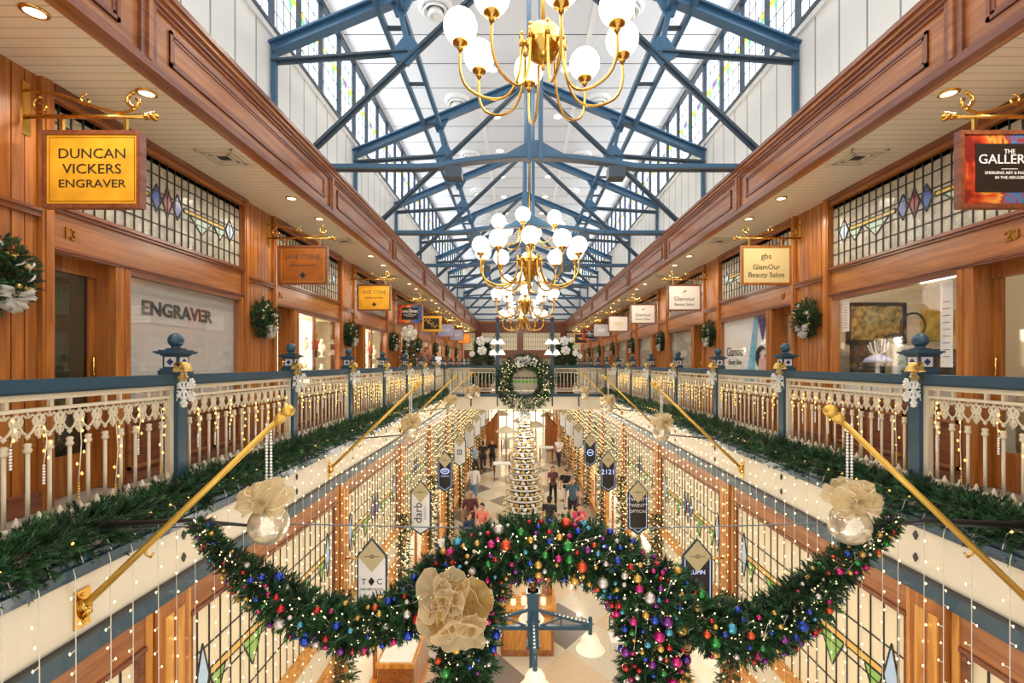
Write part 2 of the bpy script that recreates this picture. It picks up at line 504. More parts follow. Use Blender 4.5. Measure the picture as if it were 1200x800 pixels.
b = MB(); b.box(-5.6, 5.6, -2, 62, FLOOR - .2, FLOOR); struct(b.build('floor', 'terrazzo', org=(0, 0, FLOOR)))
for s, nm in SIDES:
    M = side_m(s)
    # gallery slab with the cream edge
    b = MB(M); b.box(-XE, -6.5, Y0, 45, -.58, -.005); struct(b.build('floor', 'gallery_floor'))
    b = MB(M)
    b.box(-XE + .012, -XE - .05, Y0, Y1 + 8, -.46, -.1, 0)
    for a, c, d in ((-.11, -.075, .03), (-.075, -.03, .055), (-.03, .012, .035)): b.box(-XE + d, -XE - .05, Y0, Y1 + 8, a, c, 1)
    b.box(-XE + .035, -XE - .05, Y0, Y1 + 8, -.6, -.47, 1); b.box(-XE + .05, -XE - .05, Y0, Y1 + 8, -.475, -.455, 2)
    b.box(-XE - .03, -XR + .075, Y0, Y1, -.005, .04, 3); b.box(-XR + .03, -XR - .1, Y0, 17.9, -.005, .055, 3)
    for k in range(-1, 8):
        for z in (-.18, -.35):
            y = 3.72 + 1.9 * k
            b.prism([(-XE + .012, y - .022, z), (-XE + .012, y, z - .035), (-XE + .012, y + .022, z), (-XE + .012, y, z + .035)], (.012, 0, 0), 4)
    struct(b.build(trim_name(), ['cream', 'blue', 'lead', 'kerb', 'charcoal']))
    # soffit over the gallery, roof shelf
    b = MB(M); b.box(-XR - .02, -XS - .2, Y0, Y1, 3.36, 3.42); struct(b.build('ceiling', 'soffit'))
    b = MB(M); b.box(-XR - .05, -XS - .1, Y0, Y1, 3.93, 3.97); struct(b.build('ceiling', 'white'))
    # timber fascia with raised panels and cornice
    b = MB(M)
    b.box(-XR, -XR - .12, Y0, Y1, 3.34, 3.95, 0)
    for z0, z1, d, m in ((3.33, 3.39, .035, 1), (3.39, 3.41, .02, 1), (3.83, 3.86, .02, 1), (3.86, 3.90, .04, 1), (3.90, 3.94, .065, 0), (3.94, 3.985, .09, 1)):
        b.box(-XR + d, -XR - .05, Y0, Y1, z0, z1, m)
    for k in range(-1, 9):
        y = 3.58 + 3.53 * k
        for d in (-.045, .045): b.box(-XR + .028, -XR, y + d - .03, y + d + .03, 3.39, 3.86, 1)
        b.box(-XR + .045, -XR, y - .02, y + .02, 3.39, 3.86, 0)
        if k == 8: break
        a, c = y + .24, y + 3.53 - .24
        for d, w in ((.016, .028), (.008, .055)):
            b.box(-XR + d, -XR, a, c, 3.49, 3.49 + w, 1); b.box(-XR + d, -XR, a, c, 3.77 - w, 3.77, 1)
            b.box(-XR + d, -XR, a, a + w, 3.49, 3.77, 1); b.box(-XR + d, -XR, c - w, c, 3.49, 3.77, 1)
    struct(b.build(trim_name(), ['wood_beam', 'wood_red']))
    # white boarded wall and the clerestory
    b = MB(M); b.box(-3.88, -4.0, Y0, Y1, 3.9, 6.07); struct(b.build('wall_' + nm, 'wall_white'))
    b = MB(M); b.box(-3.88, -4.0, Y0, Y1, 7.72, 7.95); struct(b.build('wall_%s_head' % nm, 'white'))
    b = MB(M)
    b.box(-3.82, -3.9, Y0, Y1, 6.04, 6.1, 1); b.box(-3.84, -3.9, Y0, Y1, 5.95, 6.04, 0); b.box(-3.80, -3.9, Y0, Y1, 7.70, 7.76, 1); b.box(-3.78, -3.9, Y0, Y1, 7.76, 7.82, 0)
    struct(b.build(trim_name(), ['white', 'truss_dark']))
    for k in range(-1, 8):
        ya = 3.55 + BAY * k
        y_end = min(ya + BAY, Y1)
        w = MB(M); w.box(-3.9, -3.93, ya, y_end, 6.1, 7.72)
        wo = struct(w.build(win_name(), 'sky_glass'))
        fr = MB(M); ca = MB(M); cg = MB(M)
        for j in range(5):
            y = ya + j * BAY / 4
            if y > Y1: break
            if j == 4: break
            fr.box(-3.83, -3.9, y - .03, y + .03, 6.08, 7.72)
            for i in range(1, 4): ca.box(-3.892, -3.9, y + i * BAY / 16 - .006, y + i * BAY / 16 + .006, 6.1, 7.7)
            for z in (6.42, 6.74, 7.06, 7.38): ca.box(-3.892, -3.9, y, y + BAY / 4, z - .006, z + .006)
            # a coloured band of quarries with diamonds at its middle
            x = -3.899; yc = y + BAY / 8
            def quad(pts, m): cg.prism([(x, p, q) for p, q in pts], (.006, 0, 0), m)
            quad([(y + .04, 6.98), (yc - .16, 6.98), (yc - .16, 7.06), (y + .04, 7.06)], 0); quad([(yc + .16, 6.98), (y + .85, 6.98), (y + .85, 7.06), (yc + .16, 7.06)], 0)
            quad([(yc - .3, 6.97), (yc - .22, 6.76), (yc - .12, 6.97)], 1); quad([(yc + .12, 6.97), (yc + .22, 6.76), (yc + .3, 6.97)], 1)
            for d, m in ((-.08, 2), (0, 3), (.08, 2)): quad([(yc + d - .038, 7.02), (yc + d, 6.88), (yc + d + .038, 7.02), (yc + d, 7.16)], m)
        fr.build('mullion', 'truss_dark', wo); ca.build('glazing_bars', 'lead', wo); cg.build('coloured_panes', ['sky_y', 'sky_g', 'sky_b', 'sky_r'], wo)
# flat white ceiling with its seams
b = MB(); b.box(-4.1, 4.1, Y0, Y1, 7.8, 7.9, 0)
for k in range(36): b.box(-3.9, 3.9, .3 + .95 * k, .312 + .95 * k, 7.794, 7.8, 1)
for x in (-1.2, 1.2):
    b.box(x - .05, x + .05, Y0, Y1, 7.785, 7.8, 2)
struct(b.build('ceiling', ['ceil_white', 'charcoal', 'white']))

# ---------------------------------------------------------------- ceiling fittings
dif = empty('ceiling_diffuser', (0, 0, 7.8), 'x', 'air diffuser', 'round air diffusers along the flat ceiling')
b = MB(); b.lathe([(.31, 7.8), (.32, 7.74), (.30, 7.71), (.24, 7.70), (.22, 7.74)], n=24, caps=False); b.build('body', 'white', dif)
b = MB(); b.lathe([(.2, 7.74), (.235, 7.66), (.22, 7.64), (.15, 7.70)], n=24, caps=False); b.build('ring', 'white', dif)
b = MB(); b.lathe([(.13, 7.72), (.15, 7.58), (.12, 7.56), (.05, 7.60), (.001, 7.61)], n=20); b.build('cone', 'white_gloss', dif)
b = MB(); b.lathe([(.2, 7.735), (.001, 7.735)], n=20); b.build('throat', 'charcoal', dif)
first = True
for s, nm in SIDES:
    for k in range(7):
        lab = 'round white air diffuser in the flat ceiling on the %s, %s' % (nm, nth(k))
        if first: dif.location = (s * 1.78, 9.0, 7.8); dif['label'] = lab; first = False
        else: dup(dif, (s * 1.78, 9.0 + 3.2 * k, 7.8), lab)
cdl = empty('ceiling_downlight', (0, 0, 7.8), 'x', 'downlight', 'round lamps set in the flat ceiling')
b = MB(); b.lathe([(.13, 7.8), (.13, 7.785), (.1, 7.78)], n=20, caps=False); b.build('trim_ring', 'white', cdl)
b = MB(); b.lathe([(.1, 7.783), (.001, 7.783)], n=20); b.build('lens', 'downlight', cdl)
first = True
for s, nm in SIDES:
    for k in range(10):
        lab = 'round lit lamp set in the flat ceiling on the %s, %s' % (nm, nth(k))
        if first: cdl.location = (s * .82, 10.95, 7.8); cdl['label'] = lab; first = False
        else: dup(cdl, (s * .82, 10.95 + 2.1 * k, 7.8), lab)

# ---------------------------------------------------------------- roof trusses
def make_truss():
    t = empty('roof_truss', (0, 0, 3.98), 'x', 'roof truss', 'blue steel roof trusses')
    for s in (-1, 1):
        M = side_m(s)
        b = MB(M); b.beam((-3.82, 0, 3.97), (-3.82, 0, 5.82), .07, .07); b.build('wall_post', 'blue_truss', t)
        b = MB(M)
        p, q = Vector((-3.85, 0, 5.75)), Vector((0, 0, 7.34)); u = Vector((-.38, 0, .92))
        b.beam(p + u * .07, q + u * .07, .16, .03, u); b.beam(p - u * .07, q - u * .07, .16, .03, u); b.beam(p, q, .03, .14, u)
        b.prism([(-2.12, -.02, 6.44), (-1.72, -.02, 6.60), (-1.92, -.02, 6.22), (-2.04, -.02, 6.22)], (0, .04, 0))
        b.build('top_chord', 'blue_truss', t)
        b = MB(M); p, q = Vector((-3.85, 0, 5.56)), Vector((-1.86, 0, 5.70)); b.beam(p, q, .13, .025); b.beam(p, q, .03, .10); b.build('strut', 'truss_dark', t)
        b = MB(M); p, q = Vector((-3.84, 0, 3.72)), Vector((-.1, 0, 7.26)); u = Vector((-.69, 0, .72)); b.beam(p, q, .12, .03, u); b.beam(p, q, .03, .11, u); b.build('diagonal', 'truss_dark', t)
        b = MB(M); b.beam((-1.84, 0, 5.70), (-2.0, 0, 6.42), .07, .07)
        b.prism([(-2.12, -.03, 5.66), (-1.86, -.03, 5.50), (-1.66, -.03, 5.74), (-1.80, -.03, 5.92), (-1.92, -.03, 5.92)], (0, .06, 0)); b.build('web_post', 'blue_truss', t)
        b = MB(M); b.beam((-.085, 0, 4.1), (-.085, 0, 7.3), .14, .065, (1, 0, 0)); b.build('king_post', 'blue_truss', t)
        b = MB(M); b.box(-1.30, -1.06, -.16, .06, 3.82, 3.98); b.box(-1.21, -1.15, -.08, .02, 3.98, 4.0); b.build('speaker', 'truss_dark', t)
    def zt(x): return 4.02 + .16 * max(0, 1 - (abs(x) / 1.5) ** 2)
    b = MB(); xs = [-3.84 + 7.68 * i / 32 for i in range(33)]
    for a, c in zip(xs[:-1], xs[1:]):
        b.beam((a, 0, zt(a)), (c, 0, zt(c)), .05, .08, m=0); b.beam((a, 0, zt(a) - .045), (c, 0, zt(c) - .045), .13, .02, m=1)
    b.build('tie_beam', ['blue_truss', 'truss_dark'], t)
    b = MB(); b.prism([(-.5, -.03, zt(.5)), (.5, -.03, zt(.5)), (.06, -.03, 4.40), (-.06, -.03, 4.40)], (0, .06, 0)); b.build('tie_gusset', 'blue_truss', t)
    b = MB(); b.prism([(-.42, -.03, 7.1), (.42, -.03, 7.1), (.2, -.03, 7.36), (-.2, -.03, 7.36)], (0, .06, 0)); b.build('apex_gusset', 'blue_truss', t)
    return t
tr = make_truss()
for k in range(8):
    lab = 'blue steel roof truss spanning the void under the ceiling, ' + nth(k)
    loc = (0, 7.1 + BAY * k, 3.98)
    if k == 0: tr.location = loc; tr['label'] = lab
    else: dup(tr, loc, lab)
for s, nm in SIDES:
    g = empty('ladder_girder', (s * 2.1, 0, 6.3), 'blue ladder girder running the length of the roof on the %s' % nm, 'girder', 'ladder girders of the roof')
    M = side_m(s)
    for x in (-2.3, -1.95):
        b = MB(M); b.beam((x, 3.4, 6.34), (x, Y1, 6.34), .07, .10); b.build('rail', 'blue_truss', g)
    for k in range(20):
        b = MB(M); y = 4.5 + 1.5 * k; b.beam((-2.3, y, 6.33), (-1.95, y, 6.33), .05, .05); b.build('rung', 'truss_dark', g)

# ---------------------------------------------------------------- gallery shopfronts
def leadlight(M, wo, y0, y1, z0, z1, x, pitch, nh, glassy, motif, off=.006, ms=1.0):
    """lead cames and coloured pieces of a leadlight in the plane X = x facing the void"""
    ca = MB(M); cg = MB(M)
    n = max(2, round((y1 - y0) / pitch)); w = .0055
    for i in range(1, n):
        y = y0 + (y1 - y0) * i / n; ca.box(x, x + off + .004, y - w, y + w, z0, z1)
    for j in range(1, nh):
        z = z0 + (z1 - z0) * j / nh; ca.box(x, x + off + .004, y0, y1, z - w, z + w)
    yc = (y0 + y1) / 2; zc = z0 + (z1 - z0) * motif; H = (z1 - z0); h = .17 * min(1, H) * ms
    def quad(pts, m):
        cg.prism([(x, p, q) for p, q in pts], (off, 0, 0), m)
        for i in range(len(pts)):
            a, c = pts[i], pts[(i + 1) % len(pts)]; ca.beam((x + off, a[0], a[1]), (x + off, c[0], c[1]), .012, .01, (1, 0, 0))
    e = (y1 - y0) / 2 - .22
    for sg in (-1, 1):
        quad([(yc + sg * .26, zc - .022 * ms), (yc + sg * (e - .1), zc - .022 * ms), (yc + sg * (e - .1), zc + .022 * ms), (yc + sg * .26, zc + .022 * ms)], 0)
        quad([(yc + sg * .36, zc - .03), (yc + sg * .74, zc - .03), (yc + sg * .56, zc - .2 * ms)], 1)
        if e > 1.05: quad([(yc + sg * (e - .1), zc - .03), (yc + sg * (e - .32), zc - .03), (yc + sg * (e - .2), zc - .17 * ms)], 1)
        quad([(yc + sg * e - .085, zc), (yc + sg * e, zc - h * 1.05), (yc + sg * e + .085, zc), (yc + sg * e, zc + h * 1.05)], 4)
        quad([(yc + sg * .155 - .075, zc), (yc + sg * .155, zc - h), (yc + sg * .155 + .075, zc), (yc + sg * .155, zc + h)], 2)
    quad([(yc - .07, zc), (yc, zc - h * 1.1), (yc + .07, zc), (yc, zc + h * 1.1)], 3)
    cg.build('coloured_panes', glassy, wo); ca.build('lead_cames', 'lead', wo)
STAIN_UP = ['stain_yellow', 'stain_pale_green', 'stain_navy', 'stain_red', 'stain_sky']
STAIN_LOW = ['stain_amber', 'stain_green', 'stain_blue', 'stain_red', 'stain_sky']
DOORN = [0]
for s, nm in SIDES:
    M = side_m(s)
    b = MB(M); b.box(-XB, -XB - .15, Y0, 45, -.1, 3.4); struct(b.build('wall_%s_shops' % nm, 'shop_cream'))
    b = MB(M); b.box(-XS - .03, -XB, Y0, Y1, 3.2, 3.36); struct(b.build('ceiling', 'white'))
    b = MB(M)                                               # boarded wall beside the camera
    for i in range(42): b.box(-XS + .012, -XS - .1, Y0 + .0975 * i + .005, Y0 + .0975 * (i + 1) - .005, 0, 3.36, 0)
    b.box(-XS, -XS - .1, Y0, 2.9, 0, 3.36, 1); b.box(-XS + .05, -XS, Y0, 2.95, 2.27, 2.33, 2); struct(b.build('wall_%s_near' % nm, ['wood', 'groove', 'wood_red']))
    for k, c in enumerate(CB):
        # pilaster: two posts, boarded panel, rail
        b = MB(M)
        for y in (c - .44, c + .34):
            b.box(-XS + .05, -XS - .12, y, y + .10, 0, 3.36, 0); b.box(-XS + .06, -XS, y + .025, y + .075, 0, 3.36, 0)
        for i in range(7):
            y = c - .34 + i * .68 / 7
            b.box(-XS + .012, -XS - .1, y + .005, y + .68 / 7 - .005, 0, 3.36, 0)
        b.box(-XS + .002, -XS - .1, c - .34, c + .34, 0, 3.36, 1)
        b.box(-XS + .045, -XS, c - .34, c + .34, 2.27, 2.31, 2); b.box(-XS + .06, -XS, c - .34, c + .34, 2.31, 2.335, 2)
        b.box(-XS + .05, -XS, c - .34, c + .34, 0, .16, 2)
        b.box(-XS - .1, -XB, c - .05, c + .05, 0, 3.36, 3)
        struct(b.build(trim_name(), ['wood', 'groove', 'wood_red', 'shop_cream']))
        if k == 8: break
        a, e = c + .44, c + BAY - .44
        ym = a + .62                                    # end of the door opening
        # beam over door and window, with mouldings, and the ceiling moulding
        b = MB(M)
        b.box(-XS + .0, -XS - .1, a, e, 2.04, 2.40, 0)
        for z0, z1, d in ((2.36, 2.385, .03), (2.385, 2.41, .055), (2.41, 2.425, .03), (2.03, 2.05, .03), (2.05, 2.065, .045)): b.box(-XS + d, -XS, a, e, z0, z1, 1)
        b.box(-XS + .06, -XS - .1, a, e, 3.30, 3.36, 1); b.box(-XS + .03, -XS - .1, a, e, 3.25, 3.30, 0)
        struct(b.build(trim_name(), ['wood_beam', 'wood_red']))
        # transom leadlight
        wb = MB(M); wb.box(-XS - .03, -XS - .045, a, e, 2.42, 3.26)
        wo = struct(wb.build(win_name(), 'pane_grey'))
        leadlight(M, wo, a, e, 2.42, 3.26, -XS - .03, .112, 5, STAIN_UP, .52)
        # door, set back, with its reveal
        DOORN[0] += 1
        b = MB(M); b.box(-XS + .02, -XS - .24, ym - .0, ym + .10, 0, 2.05, 0); b.box(-XS - .15, -XS - .22, a, ym, 1.92, 2.05, 0)
        b.box(-XS - .18, -XS - .22, a, a + .06, 0, 1.95, 0); b.box(-XS - .18, -XS - .22, ym - .06, ym, 0, 1.95, 0); b.box(-XS - .17, -XS - .23, a, ym, 0, .34, 0); b.box(-XS, -XS - .22, a, ym, 2.05, 2.08, 0)
        do = struct(b.build('door_%d' % DOORN[0], ['wood']))
        dark = (k == 0 and s < 0) or (k % 3 == 2)
        b = MB(M); b.box(-XS - .195, -XS - .205, a + .06, ym - .06, .34, 1.92); b.build('pane', 'glass_dark' if dark else 'glass', do)
        b = MB(M); b.tube([(-XS - .15, ym - .04, .95), (-XS - .15, ym - .04, 1.2)], .012); b.build('handle', 'brass', do)
        b = MB(M)
        back = {(-1, 0): 'shop_dark', (-1, 1): 'white', (1, 1): 'gold_paint', (1, 0): 'shop_cream'}.get((s, k), ('shop_dark', 'shop_cream', 'blind')[(k + (s > 0)) % 3])
        b.box(-XS - 1.1, -XS - 1.12, a, ym, 0, 2.05); struct(b.build('wall_door_lobby', back))
        # shop window: frame, stall riser, pane
        wa, we = ym + .10, e
        b = MB(M)
        b.box(-XS + .03, -XS - .06, wa, wa + .06, .72, 2.04, 0); b.box(-XS + .03, -XS - .06, we - .05, we, .72, 2.04, 0)
        b.box(-XS + .02, -XS - .06, wa, we, 1.98, 2.04, 1); b.box(-XS + .03, -XS - .06, wa, we, .66, .75, 1)
        b.box(-XS, -XS - .08, wa, we, 0, .66, 1)
        n = 3
        for i in range(n):
            ya, yb = wa + (we - wa) * i / n + .05, wa + (we - wa) * (i + 1) / n - .05
            b.box(-XS + .02, -XS, ya, yb, .56, .59, 2); b.box(-XS + .02, -XS, ya, yb, .12, .15, 2); b.box(-XS + .02, -XS, ya, ya + .03, .12, .59, 2); b.box(-XS + .02, -XS, yb - .03, yb, .12, .59, 2)
        b.box(-XS + .04, -XS, wa, we, 0, .08, 1)
        wo = struct(b.build(win_name(), ['wood', 'wood_red', 'wood_beam']))
        b = MB(M); b.box(-XS - .015, -XS - .025, wa + .05, we - .05, .75, 1.98); b.build('pane', 'glass', wo)
        # what closes the window behind the glass
        b = MB(M)
        kind = {(-1, 0): 'blind', (1, 0): 'room', (1, 1): 'poster', (-1, 1): 'display', (-1, 2): 'display', (-1, 3): 'display', (-1, 4): 'display'}.get((s, k), 'frosted' if s > 0 else 'display')
        if kind == 'blind': b.box(-XS - .07, -XS - .08, wa, we, .6, 2.05); struct(b.build('wall_blind', 'blind'))
        elif kind == 'frosted': b.box(-XS - .10, -XS - .12, wa, we, .6, 2.05); struct(b.build('wall_screen', 'pane_grey'))
        elif kind == 'display':
            b.box(-XS - .5, -XS - .52, wa - .05, we, .6, 2.2, 0); struct(b.build('wall_display', ['wall_glow']))
            b = MB(M); b.box(-XS - .08, -XS - .5, wa, we, .70, .75, 0); struct(b.build(trim_name(), 'wood_honey'))
            b = MB(M); b.box(-XS - .08, -XS - .5, wa, we, 2.0, 2.03, 0); struct(b.build('ceiling', 'shop_cream'))
        elif kind == 'poster': b.box(-XS - .075, -XS - .085, wa, we, .6, 2.05); struct(b.build('wall_screen', 'paper'))
        elif kind == 'room': b.box(-XS - .08, -XS - 1.7, 5.75, e + .38, 0, .92, 0); struct(b.build(trim_name(), 'white'))
# end wall of the arcade beyond the bridge
b = MB()
b.box(-6.4, 6.4, Y1 + .05, Y1 + .2, 3.25, 8, 0); b.box(-6.4, -3.95, Y1, Y1 + .2, 0, 3.4, 0); b.box(3.95, 6.4, Y1, Y1 + .2, 0, 3.4, 0); b.box(-4, 4, Y1 - .12, Y1, 3.25, 3.98, 1); b.box(-4, 4, Y1 - .16, Y1, 3.9, 4.05, 2); b.box(-4, 4, Y1 - .08, Y1, 1.45, 2.05, 1)
for x in (-3.0, -.12, 2.9): b.box(x - .22, x + .22, Y1 - .1, Y1, 0, 3.4, 1)
b.box(-3.6, 3.6, Y1, Y1 + .1, -.6, 0, 3)
struct(b.build('wall_end', ['white', 'wood_red', 'wood', 'cream']))
wb = MB(); wb.box(-4, 4, Y1 + .0, Y1 + .05, 2.05, 3.25); wo = struct(wb.build(win_name(), 'pane_warm'))
cb = MB()
for i in range(50): cb.box(-3.9 + i * .156, -3.885 + i * .156, Y1 - .015, Y1, 2.05, 3.25)
for z in (2.3, 2.6, 2.95): cb.box(-3.9, 3.9, Y1 - .015, Y1, z, z + .015)
cb.build('lead_cames', 'lead', wo)
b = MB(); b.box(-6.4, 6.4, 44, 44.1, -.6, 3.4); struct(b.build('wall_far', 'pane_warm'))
b = MB(); b.box(-6.4, 6.4, Y1 + .2, 44, 3.4, 3.5); struct(b.build('ceiling', 'soffit'))
b = MB(); b.box(-4.2, 4.2, Y1 + .1, Y1 + .2, 0, 0.02); struct(b.build('floor', 'gallery_floor'))
# ================================================================ hanging signs
def sign_art(name):
    """swirled paint of the gallery sign: red, orange and blue drifts"""
    m, n, l, b = new_mat(name)
    tc = n.new('ShaderNodeTexCoord'); nz = n.new('ShaderNodeTexNoise'); nz.inputs['Scale'].default_value = 5; nz.inputs['Distortion'].default_value = 1.5
    sx = n.new('ShaderNodeSeparateXYZ'); l.new(tc.outputs['Generated'], sx.inputs[0]); l.new(tc.outputs['Object'], nz.inputs['Vector'])
    ma = n.new('ShaderNodeMath'); ma.operation = 'MULTIPLY_ADD'; ma.inputs[1].default_value = .7; l.new(sx.outputs[0], ma.inputs[0])
    m2 = n.new('ShaderNodeMath'); m2.operation = 'MULTIPLY_ADD'; m2.inputs[1].default_value = .9; m2.inputs[2].default_value = -.30; l.new(nz.outputs['Fac'], m2.inputs[0]); l.new(m2.outputs[0], ma.inputs[2])
    r = n.new('ShaderNodeValToRGB'); e = r.color_ramp.elements
    e[0].position = .12; e[0].color = lin((120, 30, 24)); e[1].position = .9; e[1].color = lin((40, 60, 110))
    for p, c in ((.3, (196, 70, 34)), (.42, (226, 160, 70)), (.5, (150, 40, 40)), (.62, (60, 120, 170))):
        k = e.new(p); k.color = lin(c)
    l.new(ma.outputs[0], r.inputs['Fac']); l.new(r.outputs['Color'], b.inputs['Base Color']); b.inputs['Roughness'].default_value = .3
    MATS[name] = m
sign_art('art')
mat('sign_yellow', (232, 168, 44), .35, var=.08); mat('sign_brown', (150, 84, 30), .35, var=.08); mat('sign_cream', (226, 206, 148), .4)
mat('sign_white', (240, 234, 224), .4); mat('sign_lilac', (150, 150, 184), .35); mat('sign_orange', (232, 150, 52), .4); mat('sign_black', (26, 25, 24), .4)
mat('sign_silver', (200, 202, 206), .3, metal=.3)
def scroll(c, r, turns, sgn, n=26):
    """spiral in the XZ plane"""
    out = []
    for i in range(n):
        t = i / (n - 1); a = t * turns * 2 * PI; q = r * (1 - .75 * t)
        out.append(Vector((c[0] + sgn * q * math.sin(a), c[1], c[2] + q * math.cos(a))))
    return out
BRK = {}
def hanging_sign(s, k, face, texts, label, frame_mat='wood_red', w=.74, h=.58, extra=None):
    y = 3.65 + BAY * k; xw, xi = s * XS, s * 3.07; xc = s * (3.07 + w / 2)
    t = empty('hanging_sign', (s * XS, y, 2.6), label, 'shop sign', 'hanging shop signs under the gallery ceiling')
    if s not in BRK:
        b = MB()
        b.cyl((xw, y, 3.0), (s * 3.0, y, 3.0), .016, n=10)
        b.sphere((s * 2.985, y, 3.0), .034, 12, 8); b.lathe([(.016, 0), (.026, .01), (.016, .02), (.026, .035), (.02, .05)], (s * 3.06, y, 3.0), 10, ax=(-s, 0, 0))
        b.box(xw, xw - s * .02, y - .03, y + .03, 2.86, 3.26)
        b.tube(smooth_path([(xw - s * .02, y, 3.2), (s * 3.72, y, 3.17), (s * 3.45, y, 3.08), (s * 3.25, y, 3.03), (s * 3.12, y, 3.06)], 24), .011, 8)
        b.tube(scroll((s * 3.13, y, 3.06 + .055), .07, .95, s), .013, 8)
        b.tube(scroll((s * 3.5, y, 3.12), .05, .9, s), .009, 6)
        b.tube(scroll((s * 3.84, y, 3.08), .07, 1.1, s), .009, 6)
        for x in (3.2, 3.68): b.box(s * x - .012, s * x + .012, y - .012, y + .012, 2.88, 3.0)
        BRK[s] = b.build('bracket', 'brass', t); ORG[BRK[s]] = ORG[t]
    else: part_copy(BRK[s], t)
    z1 = 2.885; z0 = z1 - h
    b = MB(); x0, x1 = xc - w / 2, xc + w / 2
    fw = .03
    b.box(x0, x1, y - .03, y + .03, z1 - fw, z1); b.box(x0, x1, y - .03, y + .03, z0, z0 + fw); b.box(x0, x0 + fw, y - .03, y + .03, z0 + fw, z1 - fw); b.box(x1 - fw, x1, y - .03, y + .03, z0 + fw, z1 - fw)
    b.build('frame', frame_mat, t)
    b = MB(); b.box(x0 + fw, x1 - fw, y - .018, y + .018, z0 + fw, z1 - fw); pb = b.build('board', face, t)
    for tx, dx, dz, size, m, sxx in texts:
        b = MB(); b.text(tx, frame((xc + dx, y - .0195, (z0 + z1) / 2 + dz), (1, 0, 0), (0, 0, 1)), size, sx=sxx, ext=.0015); b.build('lettering', m, pb)
    if extra: extra(t, pb, xc, y, z0, z1)
    return t
def rule(m, inset=.06, w_=.005):
    def f(t, pb, xc, y, z0, z1):
        b = MB(); x0, x1 = xc - .37 + inset, xc + .37 - inset; a, c = z0 + inset, z1 - inset
        for q in ((x0, x1, a, a + w_), (x0, x1, c - w_, c), (x0, x0 + w_, a, c), (x1 - w_, x1, a, c)): b.box(q[0], q[1], y - .021, y - .018, q[2], q[3])
        b.build('border_line', m, pb)
    return f
def ornament(m):
    base = rule('gold_paint', .05)
    def f(t, pb, xc, y, z0, z1):
        base(t, pb, xc, y, z0, z1)
        b = MB(); zc = z0 + .14
        for a in range(4):
            d = Vector((math.cos(a * PI / 2), 0, math.sin(a * PI / 2))); q = Vector((-d.z, 0, d.x)); c = Vector((xc, y - .018, zc))
            b.prism([c + q * .012, c + d * .03 + q * .02, c + d * .055, c + d * .03 - q * .02, c - q * .012], (0, -.003, 0))
        b.build('ornament', m, pb)
    return f
def gallery_panel(t, pb, xc, y, z0, z1):
    b = MB(); b.box(xc - .25, xc + .25, y - .024, y - .018, z0 + .12, z1 - .10); q = b.build('plaque', 'sign_black', pb)
    for tx, dz, size in (('THE', .10, .045), ('GALLERIES', .04, .10), ('EMERGING ART & FASHION', -.06, .03), ('IN THE ARCADE', -.095, .03)):
        b = MB(); b.text(tx, frame((xc, y - .026, (z0 + z1) / 2 + .03 + dz), (1, 0, 0), (0, 0, 1)), size, ext=.0015); b.build('lettering', 'paper', pb)
    b = MB(); b.box(xc - .06, xc + .06, y - .027, y - .024, (z0 + z1) / 2 - .002, (z0 + z1) / 2 + .002); b.build('rule', 'paper', pb)
hanging_sign(-1, 0, 'sign_yellow', [('DUNCAN', 0, .115, .105, 'ink', 1.12), ('VICKERS', 0, .0, .105, 'ink', 1.12), ('ENGRAVER', 0, -.11, .085, 'ink', 1.2)],
             'yellow hanging sign reading Duncan Vickers Engraver on a brass bracket', extra=rule('brass_dark', .05, .003))
hanging_sign(-1, 1, 'sign_brown', [('JANE STONE', 0, .12, .095, 'charcoal', .95), ('Antique Jeweller', 0, .0, .06, 'charcoal', 1)],
             'brown hanging sign with dark lettering and a small cross ornament', extra=ornament('charcoal'))
hanging_sign(-1, 2, 'sign_yellow', [('JACK STONE', 0, .12, .095, 'charcoal', .95), ('Antique Jeweller', 0, .0, .06, 'charcoal', 1)],
             'mustard yellow hanging sign with dark lettering and an ornament, beyond the brown one', extra=ornament('charcoal'))
hanging_sign(-1, 3, 'art', [], 'hanging sign with a black plaque on red and blue paint, left gallery', extra=gallery_panel)
def script_panel(t, pb, xc, y, z0, z1):
    b = MB(); b.box(xc - .28, xc + .28, y - .024, y - .018, z0 + .09, z1 - .09); q = b.build('plaque', 'sign_black', pb)
    b = MB()
    for x, z in ((-.14, .1), (-.02, 0), (.12, -.1)): b.tube(smooth_path([(xc + x - .12, y - .026, (z0 + z1) / 2 + z - .02), (xc + x - .06, y - .026, (z0 + z1) / 2 + z + .06), (xc + x, y - .026, (z0 + z1) / 2 + z - .04), (xc + x + .06, y - .026, (z0 + z1) / 2 + z + .05), (xc + x + .12, y - .026, (z0 + z1) / 2 + z)], 20), .012, 6)
    b.build('script', 'gold_paint', pb)
hanging_sign(-1, 4, 'sign_yellow', [], 'black hanging sign with gold flourishes in a gold border', frame_mat='gold_paint', extra=script_panel)
def dashes(m):
    def f(t, pb, xc, y, z0, z1):
        b = MB()
        for dz, w in ((.05, .16), (0, .2), (-.05, .12)): b.box(xc - w, xc + w, y - .021, y - .018, (z0 + z1) / 2 + dz - .012, (z0 + z1) / 2 + dz + .012)
        b.build('pale_lines', m, pb)
    return f
for k, q in ((5, 'nearer'), (6, 'farther')):
    hanging_sign(-1, k, 'sign_lilac', [], '%s of the two lilac hanging signs far along the left gallery' % q, frame_mat='wood', extra=dashes('sign_silver'))
for k, q in ((7, 'nearer'), (8, 'farther')):
    if k < 8: hanging_sign(-1, k, 'sign_orange', [], 'orange hanging sign far along the left gallery', frame_mat='wood', extra=dashes('sign_yellow'))
hanging_sign(1, 0, 'art', [], 'hanging sign reading The Galleries on red and blue paint, right gallery near the camera', extra=gallery_panel)
